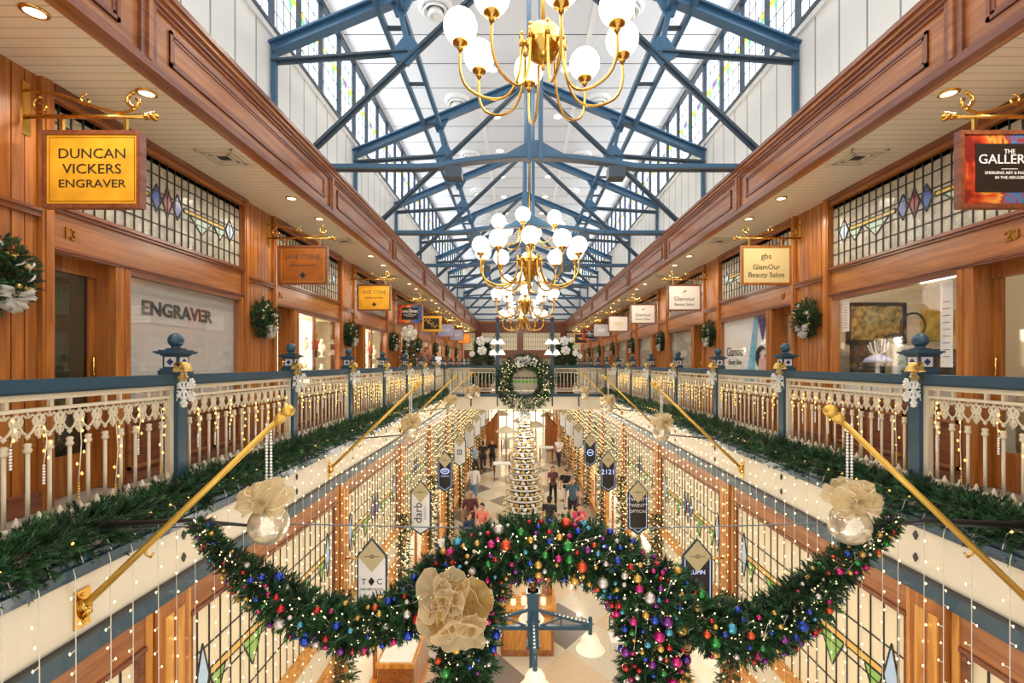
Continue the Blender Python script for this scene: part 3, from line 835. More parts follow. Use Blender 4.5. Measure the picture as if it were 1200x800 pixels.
def sprig_mark(m, dz=.13):
    def f(t, pb, xc, y, z0, z1):
        b = MB(); zc = (z0 + z1) / 2 + dz
        b.tube(smooth_path([(xc - .03, y - .02, zc - .03), (xc - .01, y - .02, zc), (xc + .03, y - .02, zc + .03)], 10), .005, 6)
        for dx, d in ((-.02, -.005), (.0, .012), (.02, .0), (.04, .02)): b.sphere((xc + dx, y - .02, zc + d), .012, 8, 5)
        b.build('sprig', m, pb)
    return f
hanging_sign(1, 1, 'sign_cream', [('gbs', 0, .13, .12, 'ink', 1), ('GlamOur', 0, -.03, .105, 'ink', 1), ('Beauty Salon', 0, -.145, .105, 'ink', 1)],
             'cream hanging sign reading gbs Glamour Beauty Salon, right gallery', frame_mat='wood')
for k, q in ((2, 'nearer'), (3, 'farther')):
    hanging_sign(1, k, 'sign_white', [('Glamour', 0, -.03, .13, 'ink', 1), ('Beauty Salon', 0, -.15, .085, 'ink', 1)],
                 '%s of the two white hanging signs reading Glamour Beauty Salon' % q, extra=sprig_mark('wood_red'))
hanging_sign(1, 4, 'sign_white', [], 'plain white hanging sign with a pale line, beyond the beauty salon signs', extra=dashes('sign_cream'))
hanging_sign(1, 5, 'sign_silver', [], 'silver grey hanging sign far along the right gallery', extra=dashes('sign_white'))
hanging_sign(1, 6, 'art', [], 'hanging sign with a black plaque on red paint, far along the right gallery', extra=gallery_panel)
hanging_sign(1, 7, 'sign_black', [], 'black and orange hanging sign at the far end of the right gallery', frame_mat='sign_orange', extra=dashes('sign_orange'))

# ---------------------------------------------------------------- shop numbers, lettering on the glass
def number(tx, s, y, z, label):
    b = MB(); ex = (0, 1, 0) if s < 0 else (0, -1, 0)
    b.text(tx, frame((s * (XS - .006), y, z), ex, (0, 0, 1)), .13, ext=.006, font_bold=.003)
    tag(b.build('shop_number', 'brass_dark'), label, 'shop number', 'brass shop numbers on the door beams')
number('13', -1, CB[0] + .62, 2.21, 'brass number 13 on the timber beam over the dark door')
number('23', 1, CB[0] + .72, 2.23, 'brass number 23 on the timber beam, right gallery near the camera')
number('14', -1, CB[1] + .64, 2.2, 'small brass number on the beam by the brown hanging sign')
number('21', 1, CB[1] + .74, 2.2, 'brass number 21 on the beam by the cream hanging sign')
number('15', -1, CB[2] + .64, 2.2, 'small brass number on the beam by the mustard yellow hanging sign')
b = MB(); b.text('ENGRAVER', frame((-XS - .060, 5.42, 1.70), (0, 1, 0), (0, 0, 1)), .20, ext=.003, sx=1.12, font_bold=.006)
tag(b.build('window_lettering', 'charcoal'), 'dark lettering reading Engraver on the white blinded shop window', 'lettering')
b = MB(); b.box(-XS - .070, -XS - .066, 4.68, 6.2, 1.55, 1.85); tag(b.build('lettering_panel', 'blind'), 'pale strip behind the lettering on the blinded window', 'panel')
# the beauty salon poster
t = empty('salon_poster', (XS + .04, 9.0, .78), 'white and blue beauty salon poster filling a shop window', 'poster')
xp = XS + .045
b = MB(); b.box(xp, xp + .008, 8.2, 10.0, .78, 1.98); pp = b.build('sheet', 'paper', t)
mat('poster_blue', (120, 190, 226), .5); mat('poster_navy', (50, 50, 120), .5); mat('poster_pink', (236, 190, 184), .5)
b = MB()
b.prism([(xp, 9.05, .78), (xp, 8.75, .78), (xp, 8.55, 1.98), (xp, 8.72, 1.98)], (-.004, 0, 0), 0); b.prism([(xp, 8.62, 1.98), (xp, 8.42, 1.5), (xp, 8.25, 1.98)], (-.005, 0, 0), 1)
b.build('colour_bands', ['poster_blue', 'poster_navy'], pp)
b = MB(); pts = [(xp, 8.42 + .14 * math.cos(a * PI / 8), 1.1 + .2 * math.sin(a * PI / 8)) for a in range(16)]; b.prism(pts, (-.006, 0, 0), 0)
pts = [(xp, 8.48 + .2 * math.cos(a * PI / 8), 1.25 + .2 * math.sin(a * PI / 8)) for a in range(16)]; b.prism(pts, (-.004, 0, 0), 1); b.build('portrait', ['poster_pink', 'ink'], pp)
b = MB()
for tx, z, sz in (('Glamour', 1.36, .26), ('Beauty Salon', 1.16, .14)): b.text(tx, frame((xp - .004, 9.5, z), (0, -1, 0), (0, 0, 1)), sz, ext=.002, sx=.8)
b.build('lettering', 'ink', pp)

# ---------------------------------------------------------------- downlights and vents under the galleries
sdl = empty('soffit_downlight', (0, 0, 3.36), 'x', 'downlight', 'round lamps set under the galleries')
b = MB(); b.lathe([(.075, 3.36), (.075, 3.35), (.055, 3.345)], n=20, caps=False); b.build('trim_ring', 'brass', sdl)
b = MB(); b.lathe([(.055, 3.352), (.001, 3.352)], n=20); b.build('lens', 'downlight', sdl)
vent = empty('ceiling_vent', (0, 0, 3.36), 'x', 'air vent', 'slatted air vents under the galleries')
b = MB()
for w in (.2, .15, .1): b.box(-w, w, -w, -w + .03, 3.335, 3.36); b.box(-w, w, w - .03, w, 3.335, 3.36); b.box(-w, -w + .03, -w, w, 3.335, 3.36); b.box(w - .03, w, -w, w, 3.335, 3.36)
b.build('louvre', 'iron_cream', vent)
b = MB(); b.box(-.17, .17, -.17, .17, 3.35, 3.362); b.build('duct', 'shop_dark', vent)
f1 = f2 = True
for s, nm in SIDES:
    ys = ([3.05] if s < 0 else []) + [3.97] + [q + 3.5 * i for i in range(1, 9) for q in (3.0, 3.92)]
    for k, y in enumerate(ys):
        lab = 'round lit lamp under the %s gallery, %s' % (nm, nth(k)); loc = (s * 3.29, y, 3.36)
        if f1: sdl.location = loc; sdl['label'] = lab; f1 = False
        else: dup(sdl, loc, lab)
    for k in range(6):
        lab = 'slatted air vent under the %s gallery, %s' % (nm, nth(k)); loc = (s * 3.40, 5.2 + BAY * k, 3.36)
        if f2: vent.location = loc; vent['label'] = lab; f2 = False
        else: dup(vent, loc, lab)

# ---------------------------------------------------------------- wreaths on the gallery pilasters
def ring(c, R, ex, ez, n=48):
    return [Vector(c) + Vector(ex) * (R * math.cos(2 * PI * i / n)) + Vector(ez) * (R * math.sin(2 * PI * i / n)) for i in range(n + 1)]
wr = empty('wreath', (0, 0, 0), 'x', 'wreath', 'fir wreaths on the gallery pilasters')
pts, dirs, r = garland_pts(ring((.06, 0, 0), .17, (0, 1, 0), (0, 0, 1)), 620, .075, 3, .9)
foliage('foliage', pts, dirs, .75, ('needle', 'needle_dark'), wr, seed=5)
b = MB(); g = random.Random(4)
for i in range(14):
    a = g.uniform(0, 2 * PI); q = .17 + g.uniform(-.05, .05); b.sphere((.12 + g.uniform(0, .02), q * math.cos(a), q * math.sin(a)), g.uniform(.014, .022), 10, 7)
b.build('gold_berries', 'gold_satin', wr)
b = MB()
for i in range(9):
    a = g.uniform(0, 2 * PI); p = Vector((.13, .17 * math.cos(a), .17 * math.sin(a))); d = Vector((.1, g.uniform(-1, 1), g.uniform(-1, 1))) * .08
    b.tube(smooth_path([p, p + d * .5 + Vector((.02, 0, 0)), p + d], 8), .007, 5)
b.build('white_twigs', 'white', wr)
b = MB(); bow_loops(b, (.13, .05, -.17), (0, 0, 1), (1, 0, 0), [(.3, .13, .09, .04, .3), (PI - .3, .13, .09, .04, .3), (-.8, .11, .09, .03, .2), (PI + .8, .12, .09, .03, .2), (-1.5, .12, .08, .02, .1)])
b.build('bow', 'organza_white', wr)
first = True
for s, nm in SIDES:
    for k in range(0 if s < 0 else 1, 8):
        lab = 'fir wreath with a white bow on the %s gallery wall, %s' % (nm, nth(k - (s > 0)))
        loc = (s * (XS - .012), CB[k] + (0 if k else -.02), 1.78); rot = (0, 0, 0 if s < 0 else PI)
        if first: wr.location = loc; wr.rotation_euler = rot; wr['label'] = lab; first = False
        else: dup(wr, loc, lab, rot=rot)

# ---------------------------------------------------------------- things in the shop windows
x = XS                                                    # right: the picture gallery window
def picture(x0, x1, z0, z1, y, label, art, fr='wood_dark', fw=.04):
    t = empty('framed_picture', ((x0 + x1) / 2, y, z0), label, 'picture')
    b = MB(); b.box(x0, x1, y - .03, y, z0, z0 + fw); b.box(x0, x1, y - .03, y, z1 - fw, z1); b.box(x0, x0 + fw, y - .03, y, z0 + fw, z1 - fw); b.box(x1 - fw, x1, y - .03, y, z0 + fw, z1 - fw); b.build('frame', fr, t)
    b = MB(); b.box(x0 + fw, x1 - fw, y - .018, y, z0 + fw, z1 - fw); b.build('canvas', art, t)
    return t
mat('art_land', (150, 132, 84), .5, var=.55, vscale=14); mat('art_yellow', (214, 186, 96), .5, var=.25, vscale=7); mat('art_dark', (70, 62, 56), .5, var=.4, vscale=9); mat('art_photo', (160, 170, 170), .5, var=.5, vscale=12)
mat('jelly', (180, 184, 220), .3)
picture(4.42, 5.26, 1.42, 2.0, 6.88, 'framed landscape picture on the wall of the gallery shop', 'art_land', 'shop_dark', .05)
picture(5.48, 5.95, 1.46, 1.9, 6.88, 'pale yellow landscape canvas on the wall of the gallery shop', 'art_yellow', 'art_yellow', .01)
picture(4.28, 4.74, .92, 1.42, 6.6, 'dark picture leaning behind the coral ornament in the gallery shop', 'art_dark', 'shop_dark')
picture(4.70, 4.96, .92, 1.38, 6.4, 'small photograph in a white mount in the gallery shop window', 'art_photo', 'paper', .05)
picture(5.04, 5.42, .92, 1.32, 6.2, 'dark leaning picture at the right of the gallery shop window', 'art_dark', 'shop_dark')
t = empty('desk_lamp', (4.62, 6.0, .92), 'black gooseneck lamp in the gallery shop window', 'lamp')
b = MB(); b.tube(smooth_path([(4.62, 6.0, .93), (4.7, 6.0, 1.35), (4.8, 6.0, 1.58), (4.76, 6.0, 1.72), (4.64, 6.0, 1.76), (4.52, 6.0, 1.68), (4.5, 6.0, 1.5)], 30), .013, 8); b.build('neck', 'black', t)
b = MB(); b.lathe([(.1, .0), (.1, .02), (.02, .03), (.001, .03)], (4.62, 6.0, .92), 16); b.build('base', 'black', t)
b = MB(); b.lathe([(.11, -.05), (.09, 0), (.03, .04), (.001, .045)], (4.44, 6.0, 1.47), 16, ax=(.4, 0, 1)); b.build('shade', 'charcoal', t)
JX, JY, JZ = 4.22, 6.0, .92
t = empty('coral_ornament', (JX, JY, JZ), 'white and lilac coral ornament standing in the gallery shop window', 'ornament')
b = MB(); g = random.Random(5)
for i in range(9):
    a = g.uniform(0, 6.28); b.tube(smooth_path([(JX, JY, JZ + .3), (JX + .08 * math.cos(a), JY + .06 * math.sin(a), JZ + .37), (JX + .12 * math.cos(a), JY + .08 * math.sin(a), JZ + .42 + g.uniform(0, .1))], 8), .008, 6)
b.cyl((JX, JY, JZ), (JX, JY + .02, JZ + .3), .03, .015); b.build('branches', 'white', t)
b = MB(); b.lathe([(.16, -.02), (.14, .03), (.07, .07), (.001, .08)], (JX, JY, JZ + .25), 14); b.build('cap', 'jelly', t)
for y0, y1, z0, z1, lab in ((4.72, 4.86, 1.1, 1.95, 'tall white notice stuck inside the gallery shop window'), (6.2, 6.33, 1.55, 1.95, 'small notice with red marks stuck at the far edge of the gallery shop window')):
    t = empty('paper_notice', (x + .03, (y0 + y1) / 2, z0), lab, 'notice')
    b = MB(); b.box(x + .028, x + .031, y0, y1, z0, z1); pb = b.build('sheet', 'paper', t)
    b = MB()
    for i in range(9): b.box(x + .026, x + .028, y0 + .03, y1 - .03, z0 + (z1 - z0) * (.12 + .08 * i), z0 + (z1 - z0) * (.12 + .08 * i) + .006)
    b.build('print', 'ink' if z1 - z0 > .5 else 'stain_red', pb)
# left: jewellery on lit shelves
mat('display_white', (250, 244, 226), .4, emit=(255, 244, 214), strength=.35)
bust = empty('display_bust', (0, 0, 0), 'x', 'display bust', 'jewellery busts on the lit shelves')
b = MB(); b.lathe([(.06, 0), (.06, .015), (.02, .03), (.018, .1), (.07, .14), (.085, .2), (.05, .27), (.028, .3), (.028, .37), (.001, .38)], n=14); b.build('stand', 'display_white', bust)
b = MB(); b.tube(ring((.02, 0, .25), .052, (.35, 0, .93), (0, 1, 0), 16), .007, 6); b.build('necklace', 'brass', bust)
fig = empty('nutcracker_figure', (0, 0, 0), 'x', 'ornament')
b = MB(); b.cyl((0, -.03, 0), (0, -.03, .16), .028); b.cyl((0, .03, 0), (0, .03, .16), .028); b.build('legs', 'shop_dark', fig)
mat('red_coat', (190, 44, 34), .4)
b = MB(); b.lathe([(.065, .15), (.06, .22), (.07, .3), (.03, .33)], n=12); b.cyl((0, -.08, .2), (0, -.07, .31), .022); b.cyl((0, .08, .2), (0, .07, .31), .022); b.build('coat', 'red_coat', fig)
b = MB(); b.sphere((0, 0, .36), .04, 10, 8); b.build('head', 'skin', fig)
b = MB(); b.lathe([(.045, .38), (.045, .48), (.001, .485)], n=12); b.build('hat', 'brass', fig)
first = True; used_fig = False
for k in range(1, 8):
    c = CB[k]; wa, we = c + .44 + .72, c + BAY - .44
    t = empty('glass_shelf', (-XS - .28, (wa + we) / 2, 1.25), 'glass shelf in the lit display of the left gallery, %s' % nth(k - 1, 'display from the camera'), 'shelf', 'glass shelves in the lit displays')
    b = MB(); b.box(-XS - .12, -XS - .46, wa + .06, we - .06, 1.25, 1.262); b.build('plate', 'glass', t)
    b = MB()
    for y in (wa + .06, (wa + we) / 2, we - .1): b.box(-XS - .10, -XS - .14, y, y + .05, .75, 2.0)
    b.build('upright', 'wood_dark', t)
    if k > 4: continue
    for j in range(5):
        for zz in (.75, 1.262):
            y = wa + .2 + (we - wa - .4) * j / 4
            if zz > 1 and j == 3:
                if not used_fig: fig.location = (-XS - .25, y, zz); fig['label'] = 'small figure in a red coat on the glass shelf, display nearest the camera'; used_fig = True
                else: dup(fig, (-XS - .25, y, zz), 'small figure in a red coat on the glass shelf, %s' % nth(k - 1, 'display from the camera'))
                continue
            lab = 'cream jewellery bust in the lit display of the left gallery, %s' % nth(k - 1, 'display from the camera')
            loc = (-XS - .28 - .06 * (j % 2), y, zz)
            if first: bust.location = loc; bust['label'] = lab; first = False; bust['group'] = 'jewellery busts in display 1'
            else: dup(bust, loc, lab, 'jewellery busts in display %d' % k, scale=(1, 1, .8 + .2 * (j % 3)))
# left: what shows behind the dark glass door
t = empty('office_printer', (-XS - .8, 4.25, 0), 'pale grey machine standing behind the dark glass door', 'machine')
b = MB(); b.box(-XS - .95, -XS - .6, 4.1, 4.42, .0, 1.02); b.build('body', 'blind', t)
b = MB(); b.box(-XS - .598, -XS - .59, 4.15, 4.37, .9, .98); b.build('panel', 'charcoal', t)
# ================================================================ balustrades
PY = [3.9 + 1.976 * k for k in range(-2, 14)]              # newel posts along each side
NB = 14
# newel post, built at the origin (base on the slab)
post = empty('newel_post', (0, 0, 0), 'x', 'newel post', 'blue newel posts of the gallery railings')
b = MB(); b.box(-.055, .055, -.055, .055, -.02, 1.06); b.box(-.062, .062, -.062, .062, 0, .12)
for z in (.2, .9): b.box(-.058, .058, -.058, .058, z, z + .015)
b.build('shaft', 'blue', post)
b = MB(); b.box(-.085, .085, -.085, .085, 1.05, 1.085); b.box(-.075, .075, -.075, .075, 1.085, 1.1); b.box(-.062, .062, -.062, .062, 1.1, 1.2)
[b.box(-q, q, -q, q, z0, z1) for q, z0, z1 in ((.075, 1.2, 1.212), (.095, 1.212, 1.222), (.108, 1.222, 1.236), (.085, 1.236, 1.246), (.05, 1.246, 1.26))]; b.lathe([(.045, 1.26), (.03, 1.272), (.034, 1.282)], n=12); b.build('cap', 'blue', post)
b = MB(); b.sphere((0, 0, 1.325), .058, 18, 12); b.build('ball_finial', 'blue', post)
mat('tile_white', (214, 210, 206), .25); mat('tile_blue', (44, 60, 120), .25)
b = MB()
for a in range(4):
    R = Matrix.Rotation(a * PI / 2, 4, 'Z'); b.M = R
    b.box(-.045, .045, -.066, -.06, 1.112, 1.19, 0)
    b.prism([(-.028, -.069, 1.151), (0, -.069, 1.123), (.028, -.069, 1.151), (0, -.069, 1.179)], (0, .004, 0), 1)
b.M = None; b.build('tile_band', ['tile_white', 'tile_blue'], post)
# balustrade panel, built along +Y from the origin between two posts
LP = 1.976 - .11
pan = empty('balustrade_panel', (0, 0, 0), 'x', 'railing', 'cast iron railing panels of the galleries')
b = MB(); b.box(-.06, .06, 0, LP, .98, 1.05); b.box(-.045, .045, 0, LP, .965, .98); b.build('handrail', 'blue', pan)
b = MB(); b.box(-.025, .025, 0, LP, .93, .963); b.box(-.02, .02, 0, LP, .865, .885); b.box(-.022, .022, 0, LP, .075, .1); b.box(-.018, .018, 0, LP, .195, .212)
for y in (0, LP - .04): b.box(-.022, .022, y, y + .04, .04, .965)
for i in range(5):
    y = LP * (i + .5) / 5; b.box(-.012, .012, y - .07, y - .05, .885, .93); b.box(-.012, .012, y + .05, y + .07, .885, .93)
b.build('frame', 'iron_cream', pan)
b = MB(); n = 28; p = (LP - .08) / n
for i in range(n):
    y = .04 + p * i
    b.beam((0, y, .1), (0, y + p, .195), .012, .014, (1, 0, 0)); b.beam((0, y, .195), (0, y + p, .1), .012, .014, (1, 0, 0))
b.build('lattice', 'iron_cream', pan)
b = MB(); q = (LP - .08) / NB
for i in range(NB):                                         # interlaced arches with hearts
    y = .04 + q * (i + .5); zc = .80
    for sg in (-1, 1):
        b.tube([(0, y + sg * dy, zc + dz) for dy, dz in ((0, -.07), (.03, -.045), (.05, 0), (.045, .035), (.025, .05), (.006, .03))], .0075, 5)
        b.tube([(0, y + sg * dy, zc + dz) for dy, dz in ((.066, -.09), (.06, -.05), (.066, -.01), (.05, .03), (.066, .07))], .0075, 5)
    b.tube(ring((0, y + q / 2, zc + .012), .034, (0, 1, 0), (0, 0, 1), 10), .007, 5); b.tube(ring((0, y + q / 2, zc - .055), .022, (0, 1, 0), (0, 0, 1), 8), .006, 4); b.octa((0, y, zc - .075), .018); b.tube([(0, y, zc + .03), (0, y, .87)], .007, 5)
b.build('heart_frieze', 'iron_cream', pan)
b = MB(); b.cyl((0, 0, .21), (0, 0, .69), .0105, .0105, 8); b.lathe([(.016, .635), (.022, .65), (.014, .665), (.02, .68), (.012, .69)], n=8)
b.lathe([(.026, .21), (.012, .222), (.022, .235), (.026, .245), (.014, .26), (.006, .285), (.001, .29)], (0, q / 2, 0), 8); b.lathe([(.018, .21), (.024, .225), (.012, .245)], n=8)
bal = b.build('baluster', 'iron_cream', pan); bal.location = (0, .04 + q / 2, 0)
for i in range(1, NB): part_copy(bal, pan, (0, .04 + q * (i + .5), 0))
first = True
for s, nm in SIDES:
    for k, y in enumerate(PY):
        if k == 0: continue                                 # beside the camera, out of the picture
        loc = (s * XR, y, 0)
        if k > 1:
            lab = 'blue newel post with a ball on the %s railing, %s' % (nm, nth(k - 2))
            if s < 0 and k == 2: post.location = loc; post['label'] = lab
            else: dup(post, loc, lab)
        loc = (s * XR, y + .055, 0); lab = 'cream iron railing panel under a blue rail on the %s, %s' % (nm, nth(k - 1))
        if k < len(PY) - 1:
            if first: pan.location = loc; pan['label'] = lab
            else: dup(pan, loc, lab)
        first = False

# ---------------------------------------------------------------- snowflakes with gold bows on the posts
snow = empty('snowflake_ornament', (0, 0, 0), 'x', 'ornament', 'white snowflakes tied to the newel posts')
b = MB()
for a in range(6):
    d = Vector((0, math.sin(a * PI / 3), math.cos(a * PI / 3))); e = Vector((0, d.z, -d.y))
    b.beam((0, 0, 0), d * .13, .012, .012, (1, 0, 0))
    for t, l in ((.045, .03), (.075, .042), (.105, .03)):
        for sg in (-1, 1): b.beam(d * t, d * (t + l * .75) + e * sg * l * .8, .011, .011, (1, 0, 0)); b.sphere(d * (t + l * .75) + e * sg * l * .8, .009, 6, 4)
    b.sphere(d * .132, .01, 6, 4)
b.build('snowflake', 'white_gloss', snow)
b = MB(); bow_loops(b, (.0, 0, .15), (0, 0, 1), (1, 0, 0), [(.5, .085, .085, .03, .2), (PI - .5, .085, .085, .03, .2), (1.5, .05, .05, .02, .5), (-1.2, .085, .05, .01, .1), (-2, .085, .05, .01, .1)], nT=10, nW=3); b.sphere((.01, 0, .15), .018, 8, 6)
b.build('bow', 'gold_satin', snow)
first = True
for s, nm in SIDES:
    for k in range(2, 9):
        # hung on the corner of the post facing the void and the camera
        loc = (s * (XR - .115), PY[k] - .075, .93); lab = 'white snowflake with a gold bow on the %s railing, %s' % (nm, nth(k - 2)); rot = (0, 0, -PI / 2 - s * -.35)
        if first: snow.location = loc; snow['label'] = lab; snow.rotation_euler = rot; first = False
        else: dup(snow, loc, lab, rot=rot)

# ---------------------------------------------------------------- fir garlands along the slab edges
for s, nm in SIDES:
    for k in range(1, 9):
        y0, y1 = PY[k], PY[k + 1]
        g = random.Random(k * 7 + s)
        path = [(s * (XE + .075 + g.uniform(-.015, .015)), y0 + (y1 - y0) * i / 8, .07 + g.uniform(-.02, .03)) for i in range(9)]
        t = empty('fir_garland', (s * (XE + .07), (y0 + y1) / 2, 0), 'fir garland on the %s slab edge below the railing, %s' % (nm, nth(k - 1, 'length from the camera')), 'garland', 'fir garlands along the slab edges')
        n = 1250 if k < 3 else 700 if k < 5 else 330
        pts, dirs, r = garland_pts(path, n, .125, k * 3 + s, .75); dirs[:, 2] += .15
        foliage('foliage', pts, dirs, 1.1, ('needle', 'needle_dark'), t, coarse=k > 3, seed=k + 20)
        b = MB()
        if k < 6:
            for i in range(10):
                y = y0 + (y1 - y0) * (i + .5) / 10; x = s * (XE - .03)
                b.tube([(s * (XE + .03), y, .1), (s * (XE + .0), y, .09), (x, y, .06 + g.uniform(-.02, .02)), (s * (XE - .06), y, -.02)], .003, 4, 0); b.octa((s * (XE + .0), y, .09), .011, 1)
            b.tube([(s * (XE + .03), y0 + (y1 - y0) * (i + .5) / 10, .1) for i in range(-0, 10)], .003, 4, 0); b.build('light_string', ['wire', 'bulb_gold'], t)

# ---------------------------------------------------------------- curtains of fairy lights off the slab edges
SPANS = []
for s, nm in SIDES:
    for k in range(-1, 8): SPANS.append((s, nm, k))
strand_src = []
g = random.Random(11)
for v in range(5):
    L = 2.45 + .22 * v * (.5 if v % 2 else 1)
    b = MB(); b.tube([(0, 0, 0), (.012, 0, -.05), (.014, .004, -L * .5), (.012, 0, -L)], .0028, 4, 0)
    z = -.1 - .05 * v
    while z > -L:
        sg = g.choice((-1, 1)); dy = g.uniform(.012, .03) * sg
        b.tube([(.013, 0, z), (.014, dy, z - .004)], .0035, 4, 0, caps=False); b.octa((.014, dy * 1.4, z - .004), .0062, 1, 1.6)
        z -= g.uniform(.10, .17)
    strand_src.append(b)
strand_mesh = [b.mesh('light_strand', ['wire', 'bulb'], (0, 0, 0)) for b in strand_src]
mid_mesh = []
for v in range(4):
    b = MB(); L = 2.6 + .2 * v; b.tube([(0, 0, 0), (0, 0, -L)], .0026, 3, 0); z = -.05 - .03 * v
    while z > -L: b.octa((0, g.uniform(-.02, .02), z), .0085, 1, 1.3); z -= g.uniform(.11, .19)
    mid_mesh.append(b.mesh('light_strand', ['wire', 'bulb'], (0, 0, 0)))
dense = []
for v in range(4):                                          # longer strands of closer bulbs, farther along the arcade
    b = MB(); L = 2.9 + .2 * v; b.tube([(0, 0, 0), (0, 0, -L)], .0025, 3, 0); z = -.05 - .03 * v
    while z > -L: b.octa((0, g.uniform(-.012, .012), z), .0125, 1, 1.2); z -= g.uniform(.13, .23)
    dense.append(b.mesh('light_strand', ['wire', 'bulb'], (0, 0, 0)))
for s, nm, k in SPANS:
    y0 = 3.5 + BAY * k
    t = empty('fairy_light_curtain', (s * (XE - .06), y0 + BAY / 2, -.03), 'curtain of fairy lights hanging off the %s slab edge, %s' % (nm, nth(k + 1, 'span from the camera')), 'fairy lights', 'curtains of fairy lights along the slab edges')
    n = 17 if k < 2 else 15
    for i in range(n):
        y = -BAY / 2 + BAY * (i + .5) / n + g.uniform(-.03, .03)
        if y0 + BAY / 2 + y < 1.6: continue
        o = bpy.data.objects.new('light_strand', g.choice(strand_mesh if k < 0 else mid_mesh if k < 1 else dense)); COL.objects.link(o); o.parent = t
        o.location = (0, y, g.uniform(-.01, .01)); o.rotation_euler = (0, 0, 0 if s < 0 else PI)
# lights hung on the railings
rail_src = []
for v in range(5):
    b = MB(); L = (.16, .3, .22, .4, .26)[v]
    b.tube([(0, 0, 0), (.004, .01, -L * .4), (0, -.005, -L)], .003, 4, 0)
    for i in range(3 + v): z = -L * (i + .3) / (3 + v); b.octa((.008, g.uniform(-.035, .035), z), .0085, 1, 1.3)
    for i in range(7): b.sphere((0, -.005, -L - .012 - .017 * i), .008, 6, 4, 2)
    rail_src.append(b.mesh('icicle', ['wire', 'bulb_gold', 'gold_satin' if v % 2 else 'white_gloss'], (0, 0, 0)))
for s, nm in SIDES:
    for k in range(1, 8):
        t = empty('icicle_lights', (s * (XR - .03), PY[k], .84), 'strings of warm lights hung on the %s railing, %s' % (nm, nth(k - 1, 'panel from the camera')), 'fairy lights', 'warm light strings on the railing panels')
        n = 8 if k < 4 else 10
        for i in range(n):
            o = bpy.data.objects.new('icicle', g.choice(rail_src)); COL.objects.link(o); o.parent = t
            o.location = (0, .1 + 1.8 * (i + .5) / n + g.uniform(-.03, .03), g.uniform(-.12, .02))

# ---------------------------------------------------------------- brass flagpoles with baubles
pole = empty('flagpole', (0, 0, 0), 'x', 'flagpole', 'brass poles leaning out over the void')
tip = Vector((1.17, 0, 1.10))
b = MB(); b.tube([(0.02, 0, 0), tip], [.021, .017], 10); b.build('shaft', 'gold_paint', pole)
b = MB(); b.box(0, .015, -.05, .05, -.12, .10); b.tube([(.01, 0, -.06), (.05, 0, -.03), (.03, 0, .02)], .02, 8); b.lathe([(.035, 0), (.035, .05), (.026, .06)], (.0, 0, -.02), 12, ax=tip.normalized())
for z in (-.09, .07): b.sphere((.016, 0, z), .012, 8, 6)
b.build('wall_bracket', 'brass', pole)
b = MB(); b.lathe([(.02, -.02), (.03, -.01), (.03, .03), (.02, .04), (.034, .055), (.038, .075), (.03, .1), (.001, .112)], tip, 12, ax=tip.normalized()); b.build('finial', 'gold_paint', pole)
b = MB(); c = tip * .33; b.tube([c + Vector((.0, 0, -.02)), c + Vector((.0, 0, -.06)), c + Vector((.03, 0, -.075)), c + Vector((.045, 0, -.05))], .007, 6); b.build('hook', 'brass', pole)
mat('bauble_clear', (226, 214, 188), .12, metal=.55, bump=.5, bscale=26, var=.15, vscale=8)
bb = empty('hanging_bauble', (0, 0, 0), 'x', 'bauble', 'silvery baubles with gold bows hung over the void')
b = MB(); b.sphere((0, 0, 0), .115, 28, 18); b.build('globe', 'bauble_clear', bb)
b = MB(); g2 = random.Random(3)
loops = [(a, .125 + .025 * g2.random(), .12, .045, .1 + .5 * g2.random()) for a in (.0, .5, 1.1, 1.6, 2.2, 2.8, 3.2)]
bow_loops(b, (0, -.04, .14), (0, 0, 1), (0, -1, 0), loops, nT=20, nW=8, edge=.0028); bow_loops(b, (0, -.06, .16), (0, 0, 1), (0, -1, 0), [(a, .08, .08, .03, .6) for a in (.4, 1.7, 2.9, 4.4)]); bow_loops(b, (0, .03, .14), (0, 0, 1), (0, 1, 0), [(.3, .13, .11, .05, .4), (1.6, .13, .11, .05, .4), (2.9, .13, .11, .05, .4)])
b.build('bow', ['organza', 'organza_hem'], bb)
b = MB()
for dx in (-.013, .013):
    for i in range(22): b.sphere((dx, 0, .2 + .0185 * i), .0085, 6, 4)
b.build('bead_chain', 'white_gloss', bb)
first = True
for s, nm in SIDES:
    for k in range(4):
        y = (2.85, 6.6, 10.5, 14.2)[k]
        lp = (s * (XE - .01), y, -.29); lab = 'brass pole leaning out from the %s slab edge, %s' % (nm, nth(k)); rot = (0, 0, 0 if s < 0 else PI)
        lb = (s * 1.71, y, .19); la2 = 'silvery bauble with a gold organza bow below the %s brass poles, %s' % (nm, nth(k))
        if first: pole.location = lp; pole['label'] = lab; bb.location = lb; bb['label'] = la2; first = False
        else: dup(pole, lp, lab, rot=rot); dup(bb, lb, la2, rot=(0, 0, .4 * k))
for x, q in ((-1.78, 'left'), (2.2, 'right')):
    dup(bb, (x, 17.85, .0), 'silvery bauble with a gold bow hung on the bridge rail, %s of the wreath' % q, scale=(1.15, 1.15, 1.15))
